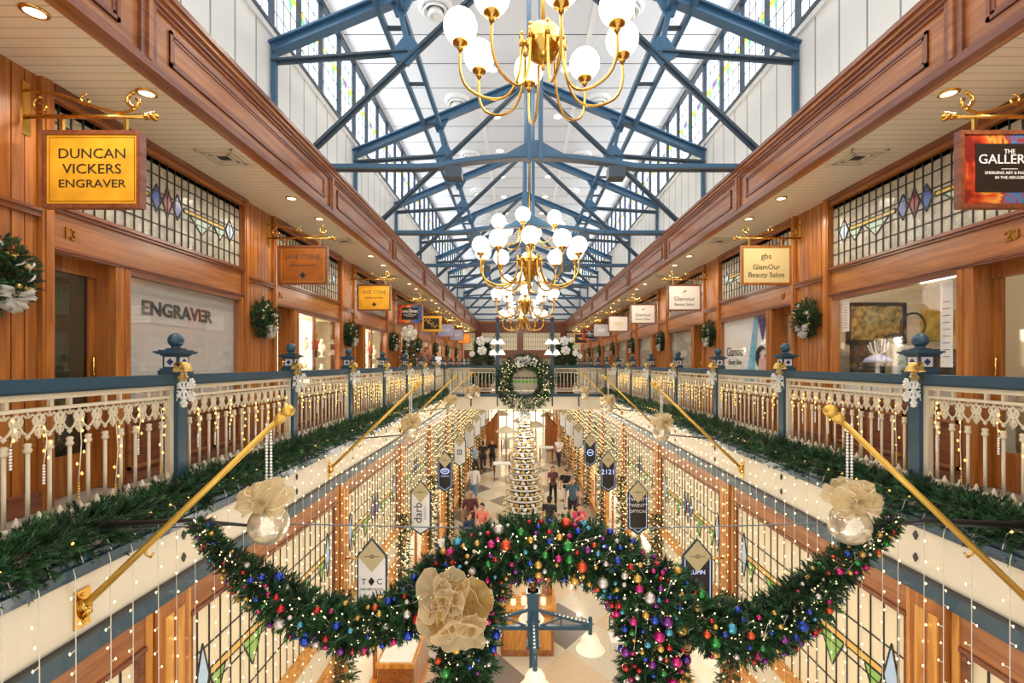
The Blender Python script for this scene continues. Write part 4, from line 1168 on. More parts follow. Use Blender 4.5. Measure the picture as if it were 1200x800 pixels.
# tension cables tying baubles and poles across the void
def cable(name, pts, r, m, label, ties=None):
    t = MB(); t.tube(smooth_path(pts, 40), r, 6)
    o = tag(t.build(name, m), label, 'cable')
    return o
cable('cable', [(-XE, 2.95, .12), (-1.8, 2.93, .165), (-.9, 2.99, .13), (.0, 3.02, .10), (.9, 2.99, .13), (1.75, 2.93, .17), (XE, 2.95, .14)], .0045, 'steel', 'thin wire stretched across the void behind the garland arch')
for s, nm in SIDES:
    b = MB(); b.tube([(s * (XE - .05), 2.9, .17), (s * 2.2, 2.9, .20), (s * 1.83, 2.9, .165)], [.022, .012, .009], 8)
    tag(b.build('cable_tie', 'black'), 'black bound strut holding the %s end of the garland arch' % nm, 'strut')
    for k, y in ((1, 6.6), (2, 10.5)):
        b = MB(); b.tube([(s * (XE - .02), y + .6, .0), (s * 1.75, y, .17)], .011, 6)
        tag(b.build('cable_tie', 'steel'), 'dark stay from the %s slab edge to a bauble, %s' % (nm, nth(k)), 'strut')
# ================================================================ chandeliers
def globe_part(parent, p, r, big=True):
    c = Vector(p)
    b = MB(); n = (20, 14) if big else (14, 10)
    b.sphere(c, r, n[0], n[1]); gl = b.build('globe', 'globe', parent)
    b = MB(); b.lathe([(r * .12, -r * 1.42), (r * .2, -r * 1.3), (r * .16, -r * 1.2), (r * .42, -r * 1.06), (r * .48, -r * .95), (r * .42, -r * .86)], c, 12); b.build('gallery_cup', 'brass', gl)
    return c + Vector((0, 0, -r * 1.38))
def arm_part(parent, p0, p1, drop, r, n=22):
    p0, p1 = Vector(p0), Vector(p1); d = p1 - p0; d.z = 0
    zb = min(p0.z, p1.z) - drop
    pts = [p0, Vector((p0.x, p0.y, p0.z * .5 + zb * .5)) + d * .03, p0 + d * .2 + Vector((0, 0, (zb - p0.z) * .9)), Vector((p0.x, p0.y, zb)) + d * .5,
           Vector((p1.x, p1.y, zb + (p1.z - zb) * .18)) - d * .14, Vector((p1.x, p1.y, p1.z - (p1.z - zb) * .45)) - d * .0, p1]
    b = MB(); b.tube(smooth_path(pts, n), r, 8); b.cyl(p0 + Vector((0, 0, -.05)), p0 + Vector((0, 0, .02)), r * 1.7, n=8); b.sphere(p0 + Vector((0, 0, .045)), r * 1.3, 8, 6)
    b.build('arm', 'brass', parent)
# the one overhead near the camera: a single ring of eight
cx, cy, Rx, Ry, hz = -.06, 3.55, .605, .45, 3.56
t = empty('chandelier', (cx, cy, 3.3), 'brass chandelier of eight white globes on a single ring, overhead near the camera', 'chandelier', 'brass globe chandeliers down the middle of the arcade')
b = MB(); b.cyl((cx, cy, 3.5), (cx, cy, 7.2), .016); b.build('rod', 'brass', t)
b = MB(); b.lathe([(q * .93, z + .08) for q, z in [(.001, 3.20), (.012, 3.21), (.02, 3.235), (.008, 3.25), (.03, 3.262), (.09, 3.29), (.14, 3.35), (.15, 3.39), (.145, 3.40), (.13, 3.405), (.13, 3.49), (.12, 3.50), (.02, 3.51), (.001, 3.52)]], (cx, cy, 0), 28); b.build('bowl', 'brass', t)
for i in range(8):
    a = math.radians(99 - 45 * i)
    d = Vector((math.cos(a) * Rx, math.sin(a) * Ry, 0)); u = Vector((math.cos(a), math.sin(a), 0))
    top = globe_part(t, Vector((cx, cy, hz)) + d, .122)
    arm_part(t, Vector((cx, cy, 3.50)) + u * .16, top, .34, .0105)
    b = MB(); b.cyl(Vector((cx, cy, 3.48)) + u * .11, Vector((cx, cy, 3.48)) + u * .16, .012, n=8); b.build('socket', 'brass', t)
# the large ones beyond
def big_chandelier():
    t = empty('chandelier', (0, 10.65, 2.7), 'x', 'chandelier', 'brass globe chandeliers down the middle of the arcade')
    C = Vector((0, 10.65, 0))
    b = MB(); b.cyl(C + Vector((0, 0, 4.3)), C + Vector((0, 0, 7.2)), .02); b.build('rod', 'brass', t)
    b = MB(); b.lathe([(.001, 2.62), (.02, 2.64), (.035, 2.7), (.02, 2.74), (.05, 2.8), (.035, 2.9), (.10, 3.0), (.14, 3.1), (.13, 3.2), (.22, 3.28), (.24, 3.38), (.20, 3.46), (.09, 3.5), (.06, 3.6), (.09, 3.7), (.06, 3.85), (.13, 3.92), (.2, 3.98), (.2, 4.1), (.1, 4.14), (.03, 4.2), (.03, 4.32), (.001, 4.34)], C, 20); b.build('stem', 'brass', t)
    for i in range(10):
        a = math.radians(270 + 36 * i); u = Vector((math.cos(a), math.sin(a), 0))
        top = globe_part(t, C + u * 1.12 * .98 + Vector((0, 0, 3.66)), .19, False)
        arm_part(t, C + Vector((0, 0, 3.42)) + u * .27, top, .58, .02, 18)
    for i in range(6):
        a = math.radians(258 + 60 * i); u = Vector((math.cos(a), math.sin(a), 0))
        top = globe_part(t, C + u * .70 + Vector((0, 0, 4.20)), .16, False)
        arm_part(t, C + Vector((0, 0, 4.05)) + u * .23, top, .26, .016, 16)
    return t
bc = big_chandelier()
bc['label'] = 'large two tiered brass globe chandelier hanging in front of the bridge'
dup(bc, (0, 17.75, 2.7), 'large two tiered brass chandelier hanging right over the bridge')
dup(bc, (0, 24.85, 2.7), 'large two tiered brass chandelier far beyond the bridge')

# ================================================================ the bridge across the void
BY = 18.0
b = MB(); b.box(-XE, XE, BY, BY + 1.9, -.58, -.005, 0); struct(b.build('floor', 'gallery_floor'))
b = MB(); b.box(-XE, XE, BY - .02, BY, -.46, -.1, 0); b.box(-XE, XE, BY - .05, BY, -.1, -.03, 1); b.box(-XE, XE, BY - .07, BY, -.03, .0, 1)
for x in (-2.0, -1.02, 0, 1.02, 2.0): b.box(x - .025, x + .025, BY - .03, BY, -.46, -.1, 2)
b.box(-XE, XE, BY - .02, BY, -.58, -.46, 0); struct(b.build(trim_name(), ['cream', 'blue', 'charcoal']))
def simple_panel(x0, x1, y, label):
    t = empty('balustrade_panel', ((x0 + x1) / 2, y, 0), label, 'railing', 'railing panels of the bridge')
    b = MB(); b.box(x0, x1, y - .06, y + .06, .98, 1.06); b.build('handrail', 'blue', t)
    b = MB(); b.box(x0, x1, y - .02, y + .02, .92, .965); b.box(x0, x1, y - .02, y + .02, .78, .81); b.box(x0, x1, y - .02, y + .02, .08, .11); b.box(x0, x1, y - .02, y + .02, .19, .22); b.box(x0, x0 + .05, y - .02, y + .02, .05, .965); b.box(x1 - .05, x1, y - .02, y + .02, .05, .965)
    n = int((x1 - x0) / .07)
    for i in range(n):
        xa = x0 + .05 + (x1 - x0 - .1) * i / n; xb = xa + (x1 - x0 - .1) / n
        b.beam((xa, y, .1), (xb, y, .2), .014, .012, (0, 1, 0)); b.beam((xa, y, .2), (xb, y, .1), .014, .012, (0, 1, 0)); b.tube(ring(((xa + xb) / 2, y, .865), .03, (1, 0, 0), (0, 0, 1), 8), .008, 4)
    b.build('frame', 'iron_cream', t)
    n = int((x1 - x0) / .14); b0 = None
    for i in range(n):
        x = x0 + .05 + (x1 - x0 - .1) * (i + .5) / n
        if b0 is None:
            b = MB(); b.cyl((x, y, .2), (x, y, .8), .014, n=6); b0 = b.build('baluster', 'iron_cream', t); xb0 = x
        else: part_copy(b0, t, (x - xb0, 0, 0))
    return t
for y, row in ((BY + .1, 'near'), (BY + 1.8, 'far')):
    simple_panel(-2.92, -1.08, y, 'cream railing panel on the %s side of the bridge, left of the centre' % row)
    simple_panel(-.96, .96, y, 'cream railing panel on the %s side of the bridge, middle one' % row)
    simple_panel(1.08, 2.92, y, 'cream railing panel on the %s side of the bridge, right of the centre' % row)
# tall lamp posts standing in the railing of the bridge
mat('lamp_shade', (250, 246, 236), .3, emit=(255, 240, 214), strength=.8, sample=False)
lp = empty('lamp_post', (0, 0, 0), 'x', 'lamp post', 'blue lamp posts on the bridge')
b = MB(); b.box(-.06, .06, -.06, .06, 0, 2.5); b.box(-.075, .075, -.075, .075, 0, 1.1); b.box(-.09, .09, -.09, .09, 1.06, 1.1)
for z in (1.9, 2.2, 2.5): b.box(-.085, .085, -.085, .085, z, z + .04)
b.box(-.07, .07, -.07, .07, 2.5, 2.72); b.build('shaft', 'blue', lp)
b = MB(); b.sphere((0, 0, 2.80), .09, 12, 8); b.build('ball_finial', 'wood_dark', lp)
for i, (dx, z, rz) in enumerate(((-.12, 2.02, 0), (.12, 2.02, 0), (-.15, 1.62, 0), (.15, 1.62, 0))):
    b = MB(); b.tube(smooth_path([(0, 0, z + .05), (dx * .6, -.1, z + .14), (dx, -.16, z + .1), (dx, -.17, z)], 10), .018, 6); ar = b.build('arm', 'blue', lp)
    b = MB(); b.lathe([(.03, .02), (.05, .0), (.1, -.05), (.13, -.13), (.17, -.17), (.15, -.165), (.1, -.12), (.001, -.06)], (dx, -.17, z), 14); b.build('shade', 'lamp_shade', ar)
lp.location = (-1.02, BY + .1, 0); lp['label'] = 'tall blue lamp post with white bell shades on the bridge, left of the wreath'
dup(lp, (1.02, BY + .1, 0), 'tall blue lamp post with white bell shades on the bridge, right of the wreath')
# the great wreath on the bridge
t = empty('wreath', (0, BY - .12, -.3), 'great fir wreath with white and gold flowers on the bridge railing', 'wreath')
pts, dirs, r = garland_pts(ring((0, BY - .08, .44), .80, (1, 0, 0), (0, 0, 1), 60), 1500, .21, 8, .9)
foliage('foliage', pts, dirs, 1.5, ('needle', 'needle_dark'), t, coarse=True, seed=2)
b = MB(); g = random.Random(8)
for i in range(120):
    a = g.uniform(0, 6.28); q = .80 + g.uniform(-.2, .2); b.octa((q * math.cos(a), BY - .26 + g.uniform(-.03, .06), .44 + q * math.sin(a)), .013, 0)
b.build('light_string', 'bulb', t)
def flower(b, c, R, fwd, m0=0, m1=1, seed=1):
    g = random.Random(seed); fwd = Vector(fwd).normalized(); up = fwd.orthogonal().normalized()
    for ring_, (n, L) in enumerate(((6, 1.0), (5, .62))):
        bow = [(2 * PI * i / n + ring_ * .5, R * L, R * .75, R * .12, .25 + .4 * ring_) for i in range(n)]
        bow_loops(b, Vector(c) + fwd * R * .15 * ring_, up, fwd, bow, m0, 8, 3)
    b.sphere(Vector(c) + fwd * R * .3, R * .2, 8, 6, m1)
b = MB()
for x, z, R, sd in ((-.18, 1.18, .22, 1), (.08, 1.26, .17, 2), (.32, 1.2, .14, 3)): flower(b, (x, BY - .22, z), R, (0, -1, .15), 0, 1, sd)
b.build('flowers', ['white', 'gold_satin'], t)
t = empty('sign_board', (0, BY + .3, 0), 'pale sign board with a green band behind the great wreath', 'sign board')
mat('board_green', (110, 200, 80), .5)
b = MB(); b.box(-.62, .62, BY + .22, BY + .25, .12, .9); pb = b.build('board', 'iron_cream', t)
b = MB(); b.box(-.6, .6, BY + .21, BY + .22, .40, .50); b.build('band', 'board_green', pb)
b = MB(); b.box(-.55, .55, BY + .21, BY + .22, .56, .62); b.build('dark_line', 'charcoal', pb)
# clipped shrubs with great flowers beside the lamp posts
sh = empty('planter', (0, 0, 0), 'x', 'planter', 'planters with white and gold flowers on the bridge')
b = MB(); b.box(-.3, .3, -.3, .3, 0, .35); b.box(-.32, .32, -.32, .32, .33, .38); b.build('box', 'wood_dark', sh)
g = np.random.default_rng(3); n = 1500
pp = np.stack([g.uniform(-.36, .36, n), g.uniform(-.26, .26, n), g.uniform(.36, 2.0, n)], 1); dd = pp * np.array([1, 1, 0]) + g.normal(size=(n, 3)) * .1
pp[:, :2] *= np.where(pp[:, 2:3] > 1.6, .6, 1)
foliage('foliage', pp, dd, 1.3, ('needle_dark', 'needle'), sh, coarse=True, seed=6)
b = MB()
for x, z, R, sd in ((-.05, 1.98, .19, 1), (.22, 2.02, .11, 2), (-.38, 1.5, .12, 3), (.0, 1.62, .19, 4), (.38, 1.52, .13, 5), (.55, 1.4, .1, 6)): flower(b, (x, -.34, z), R, (0, -1, .1), 0, 1, sd)
b.build('flowers', ['white', 'gold_satin'], sh)
sh.location = (-1.62, BY + .75, 0); sh['label'] = 'green planter with white and gold flowers on the bridge, left of the lamp posts'
dup(sh, (1.55, BY + .75, 0), 'green planter with white and gold flowers on the bridge, right of the lamp posts')
# tall slim tree in the left gallery
t = empty('christmas_tree', (-3.55, 14.6, 0), 'slim dark fir tree with a white bow standing in the left gallery', 'christmas tree')
n = 900; zz = g.uniform(.1, 1.95, n); aa = g.uniform(0, 6.28, n); rr = .24 * (1 - zz / 2.6)
pp = np.stack([-3.55 + rr * np.cos(aa), 14.6 + rr * np.sin(aa), zz], 1); dd = np.stack([np.cos(aa), np.sin(aa), g.normal(size=n) * .3], 1)
foliage('foliage', pp, dd, 1.0, ('needle_dark', 'needle'), t, coarse=True, seed=9)
b = MB()
for i in range(26): b.sphere((-3.55 + .27 * math.cos(i * 2.4), 14.6 + .27 * math.sin(i * 2.4), .3 + .06 * i), .025, 8, 6)
b.build('white_baubles', 'white_gloss', t)
b = MB(); flower(b, (-3.5, 14.4, 2.02), .26, (.3, -1, .2)); b.build('bow', ['organza_white', 'white'], t)
b = MB(); b.cyl((-3.55, 14.6, 0), (-3.55, 14.6, .15), .14, .16); b.build('pot', 'brass', t)
# ================================================================ the garland arch near the camera
AY = 2.9
BAUBLE = {}
COLS = {'red': (186, 26, 28), 'orange': (208, 76, 34), 'gold': (206, 162, 74), 'silver': (206, 198, 190), 'magenta': (190, 24, 116), 'purple': (116, 36, 130), 'blue': (26, 62, 170), 'teal': (70, 150, 176), 'green': (40, 136, 58)}
for nme, c in COLS.items():
    m, n, l, bs = new_mat('bauble_' + nme)
    bs.inputs['Base Color'].default_value = lin(c); bs.inputs['Metallic'].default_value = .62; bs.inputs['Roughness'].default_value = .24; bs.inputs['Coat Weight'].default_value = .5; bs.inputs['Coat Roughness'].default_value = .06
    MATS['bauble_' + nme] = m
    b = MB(); b.sphere((0, 0, 0), 1, 18, 12, 0); b.lathe([(.2, .93), (.2, 1.12), (.12, 1.16), (.001, 1.17)], n=8, m=1, sm=False); b.tube(ring((0, 0, 1.25), .1, (1, 0, 0), (0, 0, 1), 8), .025, 4, 1)
    BAUBLE[nme] = b.mesh('bauble_' + nme, ['bauble_' + nme, 'brass'], (0, 0, 0))
def pxpath(pts, Y=AY): return [P(x, y, Y + (d[0] if d else 0)) for x, y, *d in pts]
U = AY / F                                                  # metres per pixel at the arch
# centre lines in the picture with radius in pixels
LEFT = [(233, 610, 9), (252, 640, 13), (280, 665, 20), (310, 690, 27), (350, 715, 28), (400, 731, 30), (440, 730, 29), (490, 706, 32), (530, 675, 36)]
TOP = [(520, 690, 34), (550, 660, 36), (590, 645, 37), (640, 641, 37), (690, 648, 38), (730, 668, 42), (752, 700, 45), (762, 740, 42), (764, 780, 42), (764, 830, 42), (762, 900, 42)]
LEG = [(565, 668, 34), (558, 700, 36), (548, 740, 38), (545, 780, 40), (545, 830, 40), (548, 900, 40)]
RIGHT = [(765, 682, 40), (800, 714, 32), (840, 737, 32), (880, 740, 33), (920, 724, 32), (955, 692, 28), (985, 662, 22), (1015, 638, 16), (1040, 615, 10), (1050, 605, 7)]
t = empty('garland_arch', P(640, 800, AY), 'thick fir garland swagged across the void as an arch, hung with coloured baubles', 'garland')
def rad_of(seg):
    px = pxpath([(a, c) for a, c, r in seg]); d = [0]
    for i in range(1, len(px)): d.append(d[-1] + (px[i] - px[i - 1]).length)
    fr = [q / d[-1] for q in d]; rs = [r * U for _, _, r in seg]
    return lambda q: .88 * float(np.interp(q, fr, rs))
BALLS = []
sd = 30
for nme, seg, n in (('left_swag', LEFT, 2000), ('crown', TOP, 2500), ('left_leg', LEG, 1100), ('right_swag', RIGHT, 2000)):
    sd += 1
    path = smooth_path(pxpath([(a, c) for a, c, r in seg]), 60)
    rf = rad_of(seg)
    pts, dirs, r = garland_pts(path, n, rf, sd, .62)
    foliage(nme, pts, dirs, np.clip(r / .15, .55, 1.05), ('needle', 'needle_dark'), t, seed=sd)
    b = MB(); g = random.Random(sd)
    o, tt, ss = along(path, 6 + n // 8)
    last = None; ed = []
    for q, s_ in zip(o, ss):
        a = g.uniform(0, 6.28); rr = rf(s_) * g.uniform(.6, 1.0); p = Vector(q) + Vector((math.cos(a) * rr * .9, -abs(math.sin(a)) * rr * .95 - .012, math.sin(a * 1.7) * rr * .9))
        if rr * 6 > g.random(): b.octa(p, .0042, 1, 1.3)
        ed.append(p)
    b.tube(ed[::3], .0014, 3, 0, sm=False); b.build('light_string', ['wire', 'bulb'], t)
    # places for the baubles, kept apart
    m = {'left_swag': 96, 'crown': 225, 'left_leg': 50, 'right_swag': 96}[nme]; tries = 0; placed = []
    while len(placed) < m and tries < 6000:
        tries += 1
        i = g.randrange(len(o)); rr = rf(ss[i]); a = g.uniform(-PI * .98, PI * .98)
        # round the near half of the garland: across is perpendicular to its run, towards is -Y
        T = Vector(tt[i]); across = T.cross(Vector((0, 1, 0))).normalized()
        th = g.uniform(-1.45, 1.45); br = g.choice((.012, .014, .015, .017, .020, .023)) * (1.0 if rr > .1 else .75)
        if g.random() < .14 and rr > .12: br = .031
        p = Vector(o[i]) + across * (math.sin(th) * rr * 1.02) + Vector((0, -math.cos(th) * rr * 1.08, 0))
        if p.z < P(0, 830, AY).z: continue
        if any((p - q).length < br + q2 + .006 for q, q2, _ in placed) or any((p - q).length < br + q2 + .006 for q, q2, _, _ in BALLS): continue
        placed.append((p, br, th))
    for p, br, th in placed: BALLS.append((p, br, g.choice(('red', 'red', 'gold', 'gold', 'blue', 'blue', 'magenta', 'magenta', 'purple', 'silver', 'silver', 'orange', 'teal', 'green')), nme))
REG = {'left_swag': 'left swag of the garland arch', 'crown': 'crown and right leg of the garland arch', 'left_leg': 'left leg of the garland arch below the great bow', 'right_swag': 'right swag of the garland arch'}
BALLS.sort(key=lambda q: -q[1])
for p, br, c, reg in BALLS[:300]:
    o = bpy.data.objects.new('bauble', BAUBLE[c]); COL.objects.link(o); o.location = p; o.scale = (br, br, br)
    sz = 'large' if br > .026 else 'small' if br < .0145 else 'medium'
    tag(o, '%s %s bauble on the %s' % (sz, c, REG[reg]), 'bauble', '%s %s baubles on the %s' % (sz, c, REG[reg]))
b = MB()                                                    # the smallest ones, past what one could count
for p, br, c, reg in BALLS[300:]: b.sphere(p, br, 12, 8, list(COLS).index(c))
if BALLS[300:]: tag(b.build('bauble', ['bauble_' + k for k in COLS]), 'the smallest mixed coloured baubles scattered through the garland arch', 'bauble', None, 'stuff')
# the great bow on the left of the arch
c = P(533, 714, AY - .25)
t = empty('organza_bow', c, 'great crumpled gold organza bow on the left of the garland arch', 'bow')
S = .9 * (AY - .25) / F
def petal(b, px, py, rx, ry, dep, tx, tz, seed, m, nr=7, na=36, cup=.35):
    """a cupped, crumpled lobe of sheer ribbon with a stitched hem"""
    g = random.Random(seed); q = [g.uniform(0, 6.28) for _ in range(4)]
    o = P(533 + (px - 533) * .9, 714 + (py - 714) * .9, AY - .25) + Vector((0, -dep, 0)); rows = []
    for i in range(nr + 1):
        r = .04 + .96 * i / nr; row = []
        for j in range(na + 1):
            a = 2 * PI * (j % na) / na
            w = 1 + .07 * math.sin(3 * a + q[0]) + .05 * math.sin(5 * a + q[1])
            x = rx * S * r * w * math.cos(a); z = ry * S * r * w * math.sin(a)
            y = -cup * rx * S * r * r + r * S * (3.4 * math.sin(4 * a + q[2] + 2 * r) + 3.0 * math.sin(9 * a + 5 * r + q[3]) + 1.6 * math.sin(17 * a + q[1])) - x * tx - z * tz
            row.append(o + Vector((x, y, z)))
        rows.append(row)
    b.grid(rows, m); b.tube(rows[-1][:-1], .0009, 4, 2, closed=True)
for nme, items in (('back_lobes', ((506, 692, 25, 29, .0, .5, -.4, 1, 0), (530, 684, 23, 25, .015, .1, -.5, 2, 0), (505, 731, 24, 27, .0, .5, .3, 3, 0), (556, 704, 25, 34, .01, -.4, -.2, 4, 1), (541, 741, 34, 25, .02, -.1, .5, 5, 0), (533, 713, 37, 38, -.03, 0, 0, 11, 1))),
                   ('front_lobes', ((528, 700, 21, 20, .05, .3, -.3, 6, 0), (531, 716, 20, 21, .05, -.2, .2, 7, 1), (556, 724, 20, 14, .06, -.3, .1, 8, 0), (516, 708, 14, 19, .055, .4, .1, 9, 1)))):
    b = MB()
    for it in items: petal(b, *it)
    b.build(nme, ['organza_big', 'organza_gold', 'organza_hem'], t)
b = MB(); b.sphere(c + Vector((0, -.03, 0)), .025, 10, 8); b.build('knot', 'gold_satin', t)
# ================================================================ the lower hall
XG = 2.86                                                   # plane of the lower shopfronts
GP = [3.6 + BAY * k for k in range(-1, 12)]
for s, nm in SIDES:
    M = side_m(s)
    b = MB(M); b.box(-5.3, -5.45, Y0, 62, FLOOR, -.58); struct(b.build('wall_%s_lower' % nm, 'shop_cream'))
    for k, c in enumerate(GP):
        b = MB(M)
        b.box(-XG + .06, -XG - .2, c - .16, c + .16, FLOOR, -.58, 0)
        for y in (c - .23, c + .17): b.box(-XG + .03, -XG - .2, y, y + .06, FLOOR, -.58, 1)
        for y in (c - .10, c + .02): b.box(-XG + .072, -XG, y, y + .08, FLOOR + .3, -.7, 1)
        b.box(-XG + .08, -XG, c - .2, c + .2, FLOOR, FLOOR + .3, 0)
        struct(b.build(trim_name(), ['wood', 'wood_honey']))
        if k == len(GP) - 1: break
        a, e = c + .23, c + BAY - .23
        b = MB(M)
        b.box(-XG + .02, -XG - .1, a, e, -.84, -.58, 0)
        for z0, z1, d in ((-.86, -.83, .04), (-.88, -.86, .02)): b.box(-XG + d, -XG - .1, a, e, z0, z1, 1)
        for y in (a, e - .04): b.box(-XG + .02, -XG - .06, y, y + .04, -2.42, -.86, 1)
        b.box(-XG + .06, -XG - .1, a, e, -2.52, -2.38, 2); b.box(-XG + .08, -XG - .1, a, e, -2.42, -2.39, 2)
        b.box(-XG + .0, -XG - .1, a, e, -3.0, -2.52, 3); b.box(-XG + .05, -XG - .1, a, e, -3.06, -3.0, 2)
        b.box(-XG + .03, -XG - .1, a, e, FLOOR, FLOOR + .45, 0); b.box(-XG + .05, -XG - .1, a, e, FLOOR + .45, FLOOR + .5, 2)
        struct(b.build(trim_name(), ['wood_beam', 'wood_red', 'wood_honey', 'cream']))
        wb = MB(M); wb.box(-XG - .03, -XG - .045, a, e, -2.38, -.88); wo = struct(wb.build(win_name(), 'pane_warm'))
        leadlight(M, wo, a, e, -2.38, -.88, -XG - .03, .155, 4, STAIN_LOW, .58, ms=1.7)
        wb = MB(M); wb.box(-XG - .02, -XG - .03, a, e, FLOOR + .5, -3.06); wo = struct(wb.build(win_name(), 'glass'))
        b = MB(M)
        for y in (a, (a + e) / 2 - .02, e - .04): b.box(-XG + .01, -XG - .06, y, y + .04, FLOOR + .5, -3.06)
        b.build('frame', 'wood', wo)
        b = MB(M); b.box(-XG - .9, -XG - .92, a, e, FLOOR, -2.5, 0); struct(b.build('wall_display', ['wall_glow'])); b = MB(M); b.box(-XG - .1, -XG - .9, a, e, FLOOR + .45, FLOOR + .5, 0); struct(b.build(trim_name(), 'white'))
# far end of the lower hall
b = MB(); b.box(-5.4, 5.4, 46, 46.2, FLOOR, -.6); struct(b.build('wall_far_lower', 'wall_glow'))  # whole wall glows, painting in the brightness of the far end
b = MB()
for i in range(9): b.box(-2.8 + i * .7 - .05, -2.8 + i * .7 + .05, 45.9, 46, FLOOR, -.6, 0)
for z in (-2.2, -3.4): b.box(-2.9, 2.9, 45.92, 46, z, z + .08, 0)
struct(b.build(trim_name(), 'wood_red'))
b = MB(); b.box(-2.85, 2.85, Y1, 46, -.62, -.58); struct(b.build('ceiling', 'cream'))
# timber stair flanks beneath the gallery end
for s, nm in SIDES:
    t = empty('staircase', (s * 2.2, 36, FLOOR), 'timber flank of the stair in the lower hall on the %s, below the bridge' % nm, 'staircase', 'timber stairs in the lower hall')
    M = side_m(s)
    b = MB(M); b.prism([(-2.62, 36, FLOOR), (-1.75, 36, FLOOR), (-1.75, 36, -2.5), (-2.62, 36, -3.6)], (0, .1, 0)); b.build('side_panel', 'wood', t)
    b = MB(M); b.beam((-2.66, 36, -3.6), (-1.7, 36, -2.4), .16, .07); b.build('handrail', 'wood_dark', t)
    b = MB(M)
    for i in range(8): b.box(-2.6 + .105 * i, -2.495 + .105 * i, 36.12, 37.2, FLOOR, FLOOR + .17 * (i + 1))
    b.build('steps', 'wood_dark', t)

# ---------------------------------------------------------------- banners on the lower pilasters
mat('banner_blue', (36, 74, 92), .45); mat('banner_white', (236, 238, 244), .45); mat('banner_dark', (40, 40, 42), .45); mat('banner_tan', (196, 184, 148), .45); mat('banner_glow', (190, 206, 255), .4, emit=(180, 200, 255), strength=.8, sample=False)
mat('banner_ice', (206, 218, 240), .4)
def banner(s, k, dark, texts, label, bar=None):
    y = 3.6 + BAY * k; xc = s * 2.4; w = .225; zt, zb = -1.44, -2.66
    t = empty('banner', (xc, y, zb), label, 'banner', 'pointed shop banners down the lower hall')
    def shape(w, zt, zb, h): return [(xc - w, zt - h), (xc, zt), (xc + w, zt - h), (xc + w, zb + h * .62), (xc, zb), (xc - w, zb + h * .62)]
    b = MB(); b.prism([(x, y - .012, z) for x, z in shape(w, zt, zb, .26)], (0, .024, 0)); b.build('backing', 'banner_blue', t)
    b = MB(); b.prism([(x, y - .014, z) for x, z in [(xc - w + .028, zt - .29), (xc + w - .028, zt - .29), (xc + w - .028, zb + .18), (xc, zb + .05), (xc - w + .028, zb + .18)]], (0, -.004, 0)); pb = b.build('field', 'banner_dark' if dark else 'banner_white', t)
    if dark:
        b = MB(); p = [(xc - w + .04, zt - .3), (xc - w + .04, zb + .195), (xc, zb + .075), (xc + w - .04, zb + .195), (xc + w - .04, zt - .3)]
        for a, c in zip(p[:-1], p[1:]): b.beam((a[0], y - .02, a[1]), (c[0], y - .02, c[1]), .006, .014, (0, 1, 0))
        b.build('border_line', 'banner_glow', pb)
    b = MB(); h = .235; b.prism([(x, y - .02, z) for x, z in [(xc - .2, zt - .03 - h), (xc, zt - .03 - 2 * h), (xc + .2, zt - .03 - h), (xc, zt - .03)]], (0, -.004, 0)); db = b.build('diamond', 'banner_tan', t)
    b = MB()
    zc = zt - .03 - h
    for d in (-.075, .075): b.box(xc + d - .04, xc + d + .04, y - .026, y - .022, zc - .004, zc + .004)
    b.tube(ring((xc, y - .025, zc), .025, (1, 0, 0), (0, 0, 1), 8), .006, 4); b.build('emblem', 'ink', db)
    for tx, dz, size, rot, m in texts:
        b = MB(); ex, ey = ((1, 0, 0), (0, 0, 1)) if not rot else ((0, 0, 1), (-1, 0, 0))
        b.text(tx, frame((xc + (dz if rot else 0), y - .021, zb + .5 + (0 if rot else dz)), ex, ey), size, ext=.0015); b.build('lettering', m, pb)
    if bar:
        b = MB(); bar(b, xc, y); b.build('emblem', 'banner_glow' if dark else 'banner_blue', pb)
    b = MB()
    for z in (zt - .3, zb + .25): b.cyl((s * (XG - .05), y, z), (xc + s * .2, y, z), .014); b.box(s * (XG - .06), s * (XG - .03), y - .06, y + .06, z - .06, z + .06)
    b.build('bracket', 'brass', t)
banner(-1, 1, False, [('T\u2666C', .08, .12, 0, 'ink'), ('THE ART CLOCK', -.03, .045, 0, 'ink')], 'white pointed banner reading T C, just above the left swag of the arch')
banner(-1, 2, False, [('darb', -.05, .25, 1, 'ink'), ('JEWELLERY', .1, .06, 1, 'sign_lilac')], 'white pointed banner reading darb in upright letters')
def ring_mark(r):
    def f(b, xc, y): b.tube(ring((xc, y - .022, -2.14), r, (1, 0, 0), (0, 0, 1), 20), .012, 5)
    return f
def oval(b, xc, y): b.tube([Vector((xc + .12 * math.cos(a * PI / 10), y - .022, -2.03 + .075 * math.sin(a * PI / 10))) for a in range(21)], .012, 5)
banner(-1, 3, True, [('ISD', .13, .11, 0, 'banner_glow'), ('INSTITUTE', -.02, .05, 0, 'banner_glow')], 'dark pointed banner with a white oval emblem, left wall of the lower hall', oval)
def square(b, xc, y):
    for q in ((-.08, .08, -2.06, -2.03), (-.08, .08, -2.22, -2.19), (-.08, -.05, -2.19, -2.06), (.05, .08, -2.19, -2.06), (-.03, .03, -2.14, -2.11)): b.box(xc + q[0], xc + q[1], y - .022, y - .018, q[2], q[3])
banner(-1, 4, False, [], 'white pointed banner with a dark square emblem, left wall of the lower hall', square)
for k in range(5, 9): banner(-1, k, False, [('\u2022 \u2022 \u2022', .1, .1, 0, 'sign_lilac')], 'plain white pointed banner on the left of the lower hall, %s beyond the square emblem' % ('first', 'second', 'third', 'fourth')[k - 5])
banner(1, 1, True, [('LUPIN', .22, .085, 0, 'banner_glow')], 'dark pointed banner partly behind the right swag of the arch')
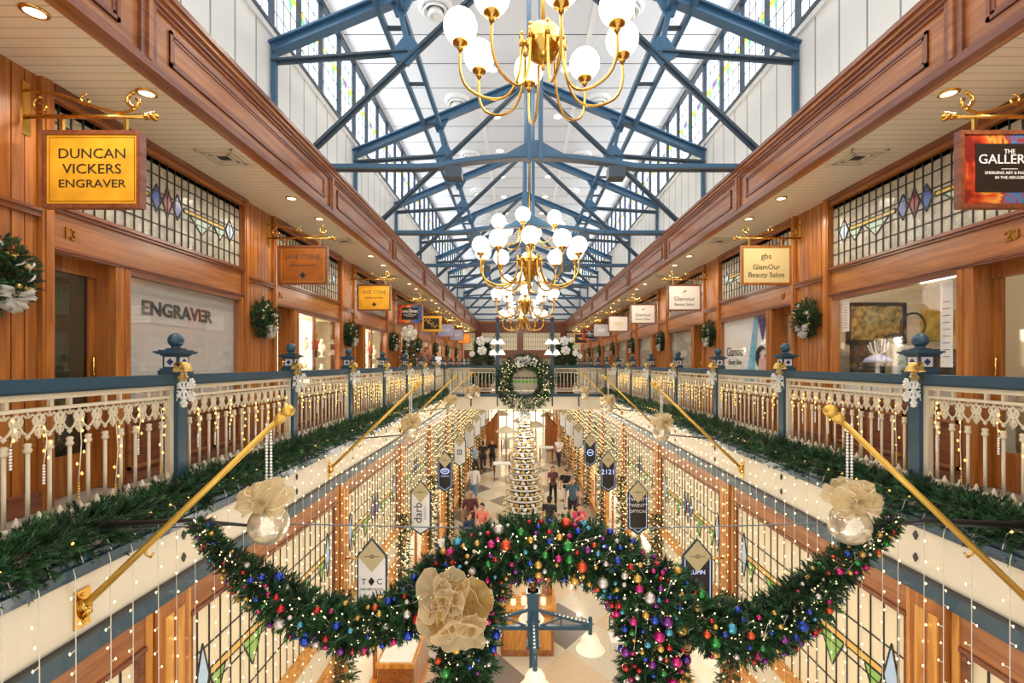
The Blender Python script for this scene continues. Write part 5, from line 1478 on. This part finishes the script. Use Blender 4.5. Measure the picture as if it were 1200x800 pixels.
banner(1, 2, True, [('TWENTY', .29, .105, 0, 'banner_white'), ('TWENTY', .16, .105, 0, 'banner_white'), ('OPTICAL', .03, .095, 0, 'banner_white')], 'dark pointed banner reading Twenty Twenty Optical')
banner(1, 3, True, [('2121', .1, .2, 0, 'banner_glow')], 'dark pointed banner with pale numerals, right wall of the lower hall')
def circ(b, xc, y):
    ring_mark(.11)(b, xc, y); b.box(xc - .08, xc + .08, y - .022, y - .018, -2.155, -2.125)
banner(1, 4, True, [], 'dark pointed banner with a white ring emblem, right wall of the lower hall', circ)
for k in range(5, 8): banner(1, k, False, [], 'plain white pointed banner on the right of the lower hall, %s beyond the ring emblem' % ('first', 'second', 'third')[k - 5])
# fir drops beside the banners
drop = None
g = np.random.default_rng(4)
for s, nm in SIDES:
    for k in range(1, 9):
        y = 3.6 + BAY * k + .05; x = s * 2.74
        lab = 'hanging fir drop on a lower pilaster on the %s, %s' % (nm, nth(k - 1))
        if drop is None:
            drop = empty('fir_garland', (x, y, FLOOR), lab, 'garland', 'hanging fir drops on the lower pilasters')
            pts, dirs, r = garland_pts([(x + .02, y - .28, -2.1), (x + .02, y - .28, FLOOR + .05)], 620, .13, 77, .8); dirs[:, 2] -= .3
            foliage('foliage', pts, dirs, 1.0, ('needle', 'needle_dark'), drop, seed=14)
            b = MB(); q = random.Random(2); pp_ = []
            for i in range(46): pp_.append(Vector((x + .02 + .13 * math.sin(i * 2.1), y - .40 + q.uniform(-.03, .02), -2.15 - 3.0 * i / 46))); b.octa(pp_[-1], .012, 0)
            b.tube(pp_, .002, 3, 1); b.build('light_string', ['bulb', 'wire'], drop)
        else: dup(drop, (x, y, FLOOR), lab)

# ---------------------------------------------------------------- lamp post of the lower hall, below the arch
cx, cy = -.04, 6.6
t = empty('street_lamp', (cx, cy, FLOOR), 'blue iron street lamp with four arms and bell shades, seen through the garland arch', 'street lamp')
zt = -1.84
b = MB(); b.box(cx - .05, cx + .05, cy - .05, cy + .05, FLOOR, zt - .12); b.box(cx - .075, cx + .075, cy - .075, cy + .075, zt - .85, zt - .12)
for z in (zt - .87, zt - .52, zt - .16): b.box(cx - .09, cx + .09, cy - .09, cy + .09, z, z + .04)
b.lathe([(.2, FLOOR), (.2, FLOOR + .12), (.12, FLOOR + .2), (.1, FLOOR + .6), (.07, FLOOR + .7)], (cx, cy, 0), 16); b.build('post', 'blue', t)
b = MB(); b.sphere((cx, cy, zt - .03), .062, 16, 10); b.lathe([(.05, zt - .12), (.03, zt - .08)], (cx, cy, 0), 12); b.build('ball_finial', 'wood_dark', t)
za = -2.46
mat('lamp_frost', (232, 224, 204), .35, emit=(255, 236, 200), strength=.2)
for i in range(4):
    u = Vector((math.cos(i * PI / 2), math.sin(i * PI / 2), 0)); C = Vector((cx, cy, 0)); L = .78
    b = MB(); b.beam(C + Vector((0, 0, za)), C + u * L + Vector((0, 0, za)), .05, .055); b.beam(C + u * .06 + Vector((0, 0, za + .24)), C + u * L + Vector((0, 0, za + .03)), .045, .03)
    b.beam(C + u * .38 + Vector((0, 0, za)), C + u * .38 + Vector((0, 0, za + .14)), .02, .02); b.beam(C + u * .1 + Vector((0, 0, za + .02)), C + u * .38 + Vector((0, 0, za + .13)), .02, .02)
    e = C + u * L; b.cyl(e + Vector((0, 0, za - .1)), e + Vector((0, 0, za + .1)), .03, n=10); b.sphere(e + Vector((0, 0, za + .12)), .03, 8, 6)
    for j in range(14): b.octa(C + u * (L * (j + .5) / 14) + Vector((0, 0, za + .05 + .18 * (1 - (j + .5) / 14))) + Vector((0, 0, .02)), .009, 1)
    ar = b.build('arm', ['blue', 'bulb'], t)
    b = MB(); b.lathe([(.04, .0), (.09, -.02), (.12, -.07), (.14, -.14), (.19, -.2), (.2, -.215), (.185, -.205), (.13, -.145), (.11, -.08), (.001, -.03)], e + Vector((0, 0, za - .09)), 24); b.build('bell_shade', 'lamp_frost', ar)
    b = MB(); b.sphere(e + Vector((0, 0, za - .24)), .05, 12, 8); b.build('bulb', 'lamp_frost', ar)
# wooden kiosk behind it
t = empty('kiosk', (-.05, 10.8, FLOOR), 'wooden kiosk with mirrored posts behind the street lamp', 'kiosk')
b = MB(); b.box(-.62, .52, 10.4, 11.2, FLOOR, FLOOR + 1.0, 0); b.box(-.68, .58, 10.32, 11.26, FLOOR + 1.0, FLOOR + 1.06, 1)
for x0, x1 in ((-.56, -.08), (-.02, .46)): b.box(x0, x1, 10.38, 10.4, FLOOR + .15, FLOOR + .85, 1)
b.build('counter', ['wood_beam', 'wood_honey'], t)
for x in (-.62, .42):
    b = MB(); b.box(x, x + .1, 10.9, 11.0, FLOOR + 1.06, FLOOR + 2.15); b.build('post', 'wood_beam', t)
b = MB(); b.box(-.52, .42, 10.94, 10.96, FLOOR + 1.1, FLOOR + 2.1); b.build('back_panel', 'shop_cream', t)
mat('goods_a', (120, 90, 80), .4, var=.8, vscale=30)
stock = MB(); stock.box(-.5, -.38, 10.86, 10.93, FLOOR + 1.1, FLOOR + 2.05); stock.box(.30, .41, 10.86, 10.93, FLOOR + 1.1, FLOOR + 2.05); stock.build('card_rack', 'goods_a', t)
for i, (x, h) in enumerate(((-.35, .16), (-.12, .22), (.1, .14), (.3, .2))):
    o = empty('jar', (x, 10.5, FLOOR + 1.06), 'pale jar on the counter of the wooden kiosk', 'jar', 'jars on the kiosk counter')
    b = MB(); b.lathe([(.05, 0), (.06, .02), (.06, h * .7), (.04, h * .85), (.04, h)], (x, 10.5, FLOOR + 1.06), 12); b.build('body', 'display_white', o)
    b = MB(); b.lathe([(.045, h), (.045, h + .03), (.001, h + .035)], (x, 10.5, FLOOR + 1.06), 12); b.build('lid', 'brass', o)
# glass topped counters by the left shops
def counter(x0, x1, y0, y1, label, zt=FLOOR + .95):
    t = empty('display_counter', ((x0 + x1) / 2, (y0 + y1) / 2, FLOOR), label, 'display counter')
    b = MB(); b.box(x0 + .03, x1 - .03, y0 + .03, y1 - .03, FLOOR, zt - .08, 0); b.box(x0, x1, y0, y1, FLOOR, FLOOR + .12, 1); b.box(x0, x1, y0, y1, zt - .08, zt, 1); b.build('cabinet', ['wood_beam', 'wood_honey'], t)
    b = MB()
    for d in (.1,): b.box(x1 - .03, x1 - .02, y0 + d, y1 - d, FLOOR + .2, zt - .16)
    b.build('side_panel', 'wood', t)
    b = MB(); b.box(x0 + .05, x1 - .05, y0 + .05, y1 - .05, zt, zt + .015); b.build('glass_top', 'white_gloss', t)
counter(-2.78, -2.1, 8.6, 10.2, 'wooden display counter with a pale glass top, left of the great bow')
counter(-2.78, -2.2, 6.4, 8.0, 'wooden display counter below the left swag, nearer the camera')
counter(-2.78, -2.3, 13.4, 14.8, 'wooden display counter by the darb banner')
# small stall of coloured goods by the right shops
t = empty('sale_rack', (2.35, 9.0, FLOOR), 'white rack of coloured goods below the right swag of the arch', 'rack')
b = MB()
for z in (.5, .9, 1.3): b.box(2.15, 2.7, 8.6, 9.5, FLOOR + z, FLOOR + z + .03)
for x in (2.15, 2.66):
    for y in (8.6, 9.46): b.box(x, x + .04, y, y + .04, FLOOR, FLOOR + 1.34)
b.build('frame', 'white', t)
TOYC = {'bauble_red': 'red', 'bauble_blue': 'blue', 'bauble_teal': 'teal', 'paper': 'white', 'bauble_magenta': 'magenta', 'gold_satin': 'gold'}
gg = random.Random(9); cl = ['bauble_red', 'bauble_blue', 'bauble_teal', 'paper', 'bauble_magenta', 'gold_satin']
for z in (.53, .93, 1.33):
    for i in range(5):
        x, y = 2.2 + .08 * i + gg.uniform(0, .02), 8.68 + .17 * i
        b = MB(); h = gg.uniform(.12, .24); b.lathe([(.055, 0), (.06, .03), (.055, h * .7), (.025, h * .8), (.028, h)], (x, y, FLOOR + z), 10)
        c_ = gg.choice(cl); tag(b.build('toy', c_), 'small %s ornament on the white rack below the right swag' % TOYC[c_], 'ornament', '%s ornaments on the white rack' % TOYC[c_])
ch = empty('chair', (1.9, 10.3, FLOOR), 'white chair beside the rack of coloured goods', 'chair')
b = MB(); b.box(1.7, 2.1, 10.1, 10.5, FLOOR + .43, FLOOR + .47); b.build('seat', 'white', ch)
b = MB(); b.box(1.7, 2.1, 10.48, 10.52, FLOOR + .55, FLOOR + .88); b.build('backrest', 'white', ch)
for x in (1.72, 2.05):
    for y in (10.12, 10.48):
        b = MB(); b.box(x, x + .03, y, y + .03, FLOOR, FLOOR + (.43 if y < 10.3 else .86)); b.build('leg', 'white', ch)

# ---------------------------------------------------------------- tiered tree of rings and flowers
tx, ty = .0, 18.6
t = empty('tiered_display', (tx, ty, FLOOR), 'tall tapering tree of white rings set with white and gold flowers', 'display tree')
mat('tier_dark', (40, 44, 60), .5)
b = MB(); b.cyl((tx, ty, FLOOR), (tx, ty, -.95), .05); b.lathe([(.85, FLOOR), (.85, FLOOR + .1)], (tx, ty, 0), 28); b.build('mast', 'white', t)
g = random.Random(31); NT = 10
for i in range(NT):
    f = i / (NT - 1); z = FLOOR + .35 + 3.55 * f; R = .86 - .60 * f
    b = MB(); b.lathe([(R - .03, z), (R, z - .02), (R, z + .04), (R - .03, z + .04)], (tx, ty, 0), 28, 0); b.lathe([(R - .08, z + .0), (R - .12, z + .34), (R - .16, z + .36)], (tx, ty, 0), 24, 1); b.lathe([(R - .05, z + .18), (R - .035, z + .17), (R - .035, z + .20)], (tx, ty, 0), 24, 0); tier = b.build('tier', ['white_gloss', 'tier_dark'], t)
    b = MB(); n = int(10 + 14 * (1 - f))
    for j in range(n):
        a = 2 * PI * (j + .5 * (i % 2)) / n; m = j % 2
        for q in range(10):
            if q % 5 == 0: c = Vector((tx + (R - .02 - .05 * (q > 4)) * math.cos(a + .13 * (q > 4)), ty + (R - .02 - .05 * (q > 4)) * math.sin(a + .13 * (q > 4)), z + (.10 if q < 5 else .27))); m = (j + (q > 4)) % 2
            b.sphere(c + Vector((math.cos(q * 1.26 + j) * .045, math.sin(q * 1.26 + j) * .045, g.uniform(-.02, .05))), .042, 6, 4, m)
    b.build('flowers', ['white', 'gold_satin'], tier)
b = MB(); flower(b, (tx, ty - .1, -.95), .28, (0, -1, .4)); b.build('topper', ['white', 'gold_satin'], t)
# white topped stands and small round tables about the tree
def stand(px, py, label, w=.9, cloth='white'):
    p = P(px, py, F * 6.3 / (py - 425.5)); p.z = FLOOR
    t = empty('display_table', p, label, 'table')
    b = MB(); b.box(p.x - w / 2, p.x + w / 2, p.y - .35, p.y + .35, FLOOR + .86, FLOOR + .92); b.build('tabletop', cloth, t)
    for sx in (-1, 1):
        for sy in (-1, 1):
            b = MB(); b.box(p.x + sx * (w / 2 - .06) - .03, p.x + sx * (w / 2 - .06) + .03, p.y + sy * .28 - .03, p.y + sy * .28 + .03, FLOOR, FLOOR + .86); b.build('leg', 'wood_dark', t)
    b = MB(); b.prism([(p.x - w * .3, p.y - .37, FLOOR + .86), (p.x - w * .05, p.y - .37, FLOOR + .86), (p.x - w * .02, p.y - .38, FLOOR + .2), (p.x - w * .42, p.y - .38, FLOOR + .2)], (0, -.02, 0)); b.build('cloth', 'blind', t)
    return t
stand(588, 562, 'white topped table with a hanging cloth, left of the tiered tree')
stand(604, 548, 'white topped table directly behind the tiered tree, on its left', .8, 'gold_satin')
stand(598, 528, 'far white table in the lower hall, left of the centre', 1.4)
stand(640, 540, 'far white table in the lower hall, right of the tiered tree', .9)
for i, (px, py) in enumerate(((593, 540), (611, 523), (628, 531), (588, 512), (642, 514))):
    p = P(px, py, F * 6.3 / (py - 425.5)); p.z = FLOOR
    t = empty('cafe_umbrella', p, '%s cafe umbrella far down the lower hall' % ('white' if i % 2 else 'cream'), 'umbrella', '%s umbrellas far down the lower hall' % ('white' if i % 2 else 'cream'))
    b = MB(); b.cyl(p, p + Vector((0, 0, 2.3)), .03); b.build('pole', 'wood_dark', t)
    b = MB(); b.lathe([(.7, 1.9), (.35, 2.15), (.001, 2.3), (.001, 2.27), (.34, 2.12), (.68, 1.88)], p, 10, sm=False); b.build('canopy', 'white' if i % 2 else 'iron_cream', t)
# ================================================================ people
def cloth_mat(n, c, pat=None):
    mat('cloth_' + n, c, .8, var=pat or 0, vscale=18)
for n, c, p in (('black', (30, 30, 34), 0), ('maroon', (84, 40, 48), .2), ('salmon', (222, 128, 116), 0), ('navy', (40, 50, 82), .15), ('white', (236, 230, 236), 0), ('blue', (116, 176, 216), 0), ('jeans', (110, 146, 186), 0),
                ('check', (66, 92, 110), .45), ('pink', (216, 70, 116), 0), ('khaki', (196, 180, 146), 0), ('print', (92, 56, 62), .55), ('dark', (44, 42, 48), 0), ('brown', (120, 76, 54), 0)): cloth_mat(n, c, p)
mat('hair_dark', (40, 28, 24), .6); mat('hair_brown', (84, 56, 38), .6); mat('hair_grey', (150, 142, 134), .6); mat('eye', (30, 26, 26), .3)
mat('lips', (176, 90, 84), .4)
def remesh(ob, vox, smooth=2):
    m = ob.modifiers.new('surface', 'REMESH'); m.mode = 'VOXEL'; m.voxel_size = vox; m.use_smooth_shade = True
    s = ob.modifiers.new('smooth', 'SMOOTH'); s.factor = .5; s.iterations = smooth
def limb(b, pts, rs):
    b.tube(pts, rs, 10)
    for p, r in zip(pts, rs): b.sphere(p, r, 10, 7)
def person(loc, yaw, label, top, bottom, hair, H=1.72, skin='skin', skirt=False, shorts=False, step=.22, arms='down', long_hair=False, cap=None, sleeve=.55, bag=None, fem=False, sit=False):
    t = empty('person', loc, label, 'person')
    k = H / 1.72
    R = Matrix.Translation(loc) @ Matrix.Rotation(yaw, 4, 'Z') @ Matrix.Scale(k, 4)
    V = Vector
    hipw, shw = (.095, .175) if fem else (.09, .2)
    # the figure faces -Y in its own space
    hips = V((0, 0, .92)); chest = V((0, -.01, 1.24)); neck = V((0, 0, 1.44)); head = V((0, -.02, 1.59))
    legs = []
    for sx in (-1, 1):
        hp = V((sx * hipw, 0, .90)); dy = -sx * step
        knee = V((sx * (hipw + .01), dy * .5 - .03, .49)); ank = V((sx * (hipw + .01), dy + (.05 if dy > 0 else 0), .085)); toe = ank + V((0, -.17, -.055))
        legs.append((hp, knee, ank, toe))
    arm = []
    for sx in (-1, 1):
        sh = V((sx * shw, 0, 1.39))
        if arms == 'phone' or (arms == 'hold' and sx > 0): el = V((sx * (shw + .05), -.10, 1.13)); wr = V((sx * .06, -.30, 1.36 if arms == 'phone' else 1.12))
        elif arms == 'rest': el = V((sx * (shw + .06), -.16, 1.16)); wr = V((sx * .1, -.34, 1.09))
        else: el = V((sx * (shw + .055), .03, 1.12)); wr = V((sx * (shw + .07), -.05 - sx * step * .3, .87))
        arm.append((sh, el, wr))
    b = MB(R)
    limb(b, [hips, V((0, 0, 1.05)), chest, V((0, 0, 1.38))], [.125, .115, .13, .10]); limb(b, [neck - V((0, 0, .08)), neck + V((0, 0, .07))], [.055, .05])
    b.sphere(head + V((0, .015, .03)), .095, 14, 10, sc=(.86, 1.02, 1.05)); b.sphere(head + V((0, -.02, -.045)), .07, 12, 8, sc=(.85, .95, 1.1)); b.sphere(head + V((0, -.105, -.005)), .018, 8, 6, sc=(.8, 1, 1.5))
    for sx in (-1, 1): b.sphere(head + V((sx * .083, .015, .005)), .022, 8, 6, sc=(.5, .8, 1.3))
    for (hp, kn, an, to) in legs: limb(b, [hp, (hp + kn) / 2, kn, (kn + an) / 2 + V((0, .015, .03)), an], [.082, .07, .052, .05, .036]); limb(b, [an + V((0, .03, -.04)), to], [.038, .03])
    for (sh, el, wr), sx in zip(arm, (-1, 1)):
        limb(b, [sh, el, wr], [.05, .038, .026]); d = (wr - el).normalized(); s = d.orthogonal().normalized(); u = d.cross(s)
        pl = wr + d * .055; b.sphere(pl, .036, 8, 6)
        for q in range(4): f0 = pl + s * (.022 * (q - 1.5)) ; f1 = f0 + d * (.05 + .008 * (q in (1, 2))); b.tube([f0, f1, f1 + d * .02 + u * .015], [.0105, .0095, .008], 6)
        b.tube([wr + d * .02 + s * .03, wr + d * .05 + s * .055, wr + d * .08 + s * .05], [.011, .010, .008], 6)
    body = b.build('body', skin, t); remesh(body, .0125 * k, 1)
    b = MB(R)
    limb(b, [V((0, 0, .93 if not skirt else .80)), V((0, 0, 1.05)), chest, V((0, 0, 1.36))], [.15 if not skirt else .19, .135 if not fem else .125, .152, .12])
    for (sh, el, wr) in arm: limb(b, [V((sh.x * .55, 0, 1.38)), sh, sh.lerp(el, sleeve if sleeve < 1 else 1)], [.085, .066, .055])
    if sleeve > 1:
        for (sh, el, wr) in arm: limb(b, [el, el.lerp(wr, sleeve - 1)], [.052, .042])
    if skirt: limb(b, [V((0, 0, .82)), V((0, 0, .5))], [.19, .24])
    ob = b.build('dress' if skirt else 'shirt', top, t); remesh(ob, .014 * k, 2)
    if not skirt:
        b = MB(R); limb(b, [V((0, 0, .95)), V((0, 0, .88))], [.142, .135])
        for (hp, kn, an, to) in legs:
            if shorts: limb(b, [hp, hp.lerp(kn, .85)], [.10, .088])
            else: limb(b, [hp, kn, an + V((0, 0, .02))], [.098, .072, .056])
        ob = b.build('shorts' if shorts else 'trousers', bottom, t); remesh(ob, .014 * k, 2)
    b = MB(R)
    for (hp, kn, an, to) in legs:
        b.sphere(to + V((0, .08, .012)), .05, 10, 6, sc=(.95, 2.3, .75)); b.sphere(an + V((0, .02, -.05)), .045, 8, 6, sc=(1, 1.1, .8))
    b.build('shoes', 'shop_dark', t)
    b = MB(R)
    b.sphere(head + V((0, .028, .045)), .102, 14, 10, sc=(.9, 1.0, 1.0)); b.sphere(head + V((0, .05, -.02)), .09, 12, 8, sc=(.88, .75, .9))
    if long_hair: limb(b, [head + V((0, .06, 0)), head + V((0, .085, -.12)), head + V((0, .09, -.24))], [.08, .085, .06])
    ob = b.build('hair', hair, t); remesh(ob, .014 * k, 1)
    b = MB(R)
    for sx in (-1, 1): b.sphere(head + V((sx * .033, -.083, .018)), .011, 8, 6)
    b.build('eyes', 'eye', t)
    b = MB(R); b.sphere(head + V((0, -.088, -.058)), .018, 8, 5, sc=(1.2, .5, .4)); b.build('mouth', 'lips', t)
    if cap:
        b = MB(R); b.sphere(head + V((0, .015, .075)), .108, 14, 8, sc=(.92, 1.02, .75)); b.sphere(head + V((0, -.12, .06)), .07, 12, 6, sc=(1, 1.1, .18)); b.build('cap', cap, t)
    if bag:
        b = MB(R); b.sphere((0, .19, 1.2), .15, 10, 8, sc=(.9, .6, 1.25)); limb(b, [V((.12, .1, 1.05)), V((.14, -.1, 1.25)), V((.12, .08, 1.4))], [.018] * 3); limb(b, [V((-.12, .1, 1.05)), V((-.14, -.1, 1.25)), V((-.12, .08, 1.4))], [.018] * 3); b.build('backpack', bag, t)
    return t
def at_floor(px, feet):
    y = F * 6.3 / (feet - 425.5); p = P(px, feet, y); p.z = FLOOR; return p
FR, BK = 0.0, PI                                            # towards the camera, away from it
person(at_floor(566, 553), BK, 'person in black seen from behind, standing far down the left of the hall', 'cloth_black', 'cloth_black', 'hair_dark', 1.78)
person(at_floor(556, 556), 1.3, 'person in a pale blue shirt and dark trousers, beside the one in black', 'cloth_blue', 'cloth_dark', 'hair_grey', 1.70)
person(at_floor(555, 590), BK + .2, 'person in a white shirt and pale jeans seen from behind', 'cloth_white', 'cloth_jeans', 'hair_dark', 1.74, sleeve=1.6)
person(at_floor(551, 634), FR + .2, 'person in a maroon shirt walking towards the camera with one arm bent', 'cloth_maroon', 'cloth_dark', 'hair_grey', 1.78, skin='skin_tan', arms='hold', sleeve=.8)
person(at_floor(565, 648), FR - .2, 'person in a salmon top with a dark backpack', 'cloth_salmon', 'cloth_khaki', 'hair_dark', 1.66, fem=True, bag='cloth_dark', arms='hold')
person(at_floor(549, 661), FR + .9, 'person in a long navy dress holding a bag, left of the garland crown', 'cloth_navy', 'cloth_navy', 'hair_brown', 1.64, fem=True, skirt=True, arms='hold')
person(at_floor(648, 590), FR, 'person with long hair in a dark patterned top and black trousers', 'cloth_print', 'cloth_black', 'hair_brown', 1.68, fem=True, long_hair=True)
person(at_floor(663, 594), FR - .5, 'person in a black shirt and pale trousers looking down', 'cloth_black', 'cloth_white', 'hair_dark', 1.66, arms='hold')
person(at_floor(671, 612), FR, 'person in a blue checked shirt and dark shorts walking towards the camera', 'cloth_check', 'cloth_dark', 'hair_grey', 1.78, shorts=True)
person(at_floor(678, 648), FR + .2, 'person in a pink top raising a phone', 'cloth_pink', 'cloth_dark', 'hair_dark', 1.64, fem=True, arms='phone', long_hair=True)
person(at_floor(644, 640), BK - .4, 'person in a dark cap and charcoal top beside the tiered tree', 'cloth_dark', 'cloth_jeans', 'hair_dark', 1.72, cap='cloth_black')
person(at_floor(655, 546), FR - .4, 'person in a white shirt and dark trousers at the far right of the hall', 'cloth_white', 'cloth_dark', 'hair_grey', 1.74, arms='hold')
person(at_floor(577, 549), FR, 'far person in black before the timber stair', 'cloth_black', 'cloth_black', 'hair_brown', 1.72)
person(at_floor(512, 720), -1.2, 'grey haired person in a blue shirt beside the left wall, partly behind the swag', 'cloth_blue', 'cloth_dark', 'hair_grey', 1.72)
person(Vector((-3.45, 17.0, 0)), 1.2, 'person in brown leaning on the left gallery railing', 'cloth_brown', 'cloth_dark', 'hair_brown', 1.72, skin='skin_tan', arms='rest', sleeve=1.5)
person(Vector((-3.3, 18.3, 0)), .9, 'person with long dark hair in a white jacket at the left gallery railing', 'cloth_white', 'cloth_dark', 'hair_dark', 1.64, fem=True, long_hair=True, arms='rest', sleeve=1.5)
ph = empty('phone', at_floor(678, 648) + Vector((0, -.36, 1.36)), 'phone held up by the person in pink', 'phone')
o = ORG[ph]; b = MB(); b.box(o.x - .075, o.x + .0, o.y - .005, o.y + .005, o.z - .02, o.z + .13); b.build('body', 'charcoal', ph)
# ================================================================ light and camera
def area(name, loc, rot, sx, sy, power, color=(1, 1, 1)):
    l = bpy.data.lights.new(name, 'AREA'); l.shape = 'RECTANGLE'; l.size = sx; l.size_y = sy; l.energy = power; l.color = color
    o = bpy.data.objects.new(name, l); COL.objects.link(o); o.location = loc; o.rotation_euler = rot
    return o
def spot(name, loc, power, color, angle=150, r=.1, blend=.6):
    l = bpy.data.lights.new(name, 'SPOT'); l.energy = power; l.color = color; l.spot_size = math.radians(angle); l.spot_blend = blend; l.shadow_soft_size = r
    o = bpy.data.objects.new(name, l); COL.objects.link(o); o.location = loc
    return o
def point(name, loc, power, color, r=.12):
    l = bpy.data.lights.new(name, 'POINT'); l.energy = power; l.color = color; l.shadow_soft_size = r
    o = bpy.data.objects.new(name, l); COL.objects.link(o); o.location = loc
    return o
WARM = (1.0, .88, .70); DAY = (.95, .98, 1.0)
# daylight through the clerestory
for s in (-1, 1):
    area('daylight', (s * 3.75, 16, 6.9), (0, s * -PI / 2 * -1, 0), 1.5, 34, 230, DAY)
for k in range(9):                                        # lamps in the flat ceiling
    spot('ceiling_lamp', (0, 2.6 + 3.4 * k, 7.7), 150, (1, .93, .82), 160, .5)
for s in (-1, 1):
    for k in range(9):                                    # downlights under the gallery ceiling
        spot('soffit_lamp', (s * 3.29, 3.0 + 3.5 * k, 3.33), 44, WARM, 165, .08)
        spot('soffit_lamp', (s * 3.29, 3.92 + 3.5 * k, 3.33), 44, WARM, 165, .08)
    spot('soffit_lamp', (s * 3.29, .6, 3.33), 50, WARM, 165, .08)
    for k in range(8):                                    # shop lights
        point('shop_lamp', (s * 4.4, 5.3 + BAY * k, 1.9), 16 if k else 26, (1, .9, .74), .2)
w = bpy.data.worlds.new('World'); SC.world = w; w.use_nodes = True
w.node_tree.nodes['Background'].inputs['Color'].default_value = (1.0, .96, .9, 1); w.node_tree.nodes['Background'].inputs['Strength'].default_value = 1.1
for k in range(10):                                       # bare point lights along the middle of the lower hall
    point('hall_point', (0, 1.5 + 3.2 * k, -1.4), 42, (1, .92, .80), .3)
for y, e in ((3.55, 45), (10.65, 90), (17.75, 90), (24.85, 90)):   # the chandeliers
    point('chandelier_lamp', (0, y, 3.95), e, (1, .93, .8), .5)
cd = bpy.data.cameras.new('Camera'); cam = bpy.data.objects.new('Camera', cd); COL.objects.link(cam)
cam.location = CAM; cam.rotation_euler = (PI / 2, 0, 0)
cd.sensor_fit = 'HORIZONTAL'; cd.sensor_width = 36; cd.lens = 36 * F / 1200
cd.shift_x = -7.5 / 1200; cd.shift_y = 25.5 / 1200; cd.clip_start = .05; cd.clip_end = 200
SC.camera = cam
SC.view_settings.view_transform = 'Standard'; SC.view_settings.look = 'None'; SC.view_settings.gamma = 1; SC.view_settings.use_curve_mapping = False
SC.view_settings.exposure = 0.3
SC.cycles.use_denoising = True
SC.cycles.max_bounces = 6; SC.cycles.diffuse_bounces = 3; SC.cycles.glossy_bounces = 3; SC.cycles.transparent_max_bounces = 12
SC.cycles.sample_clamp_indirect = 4
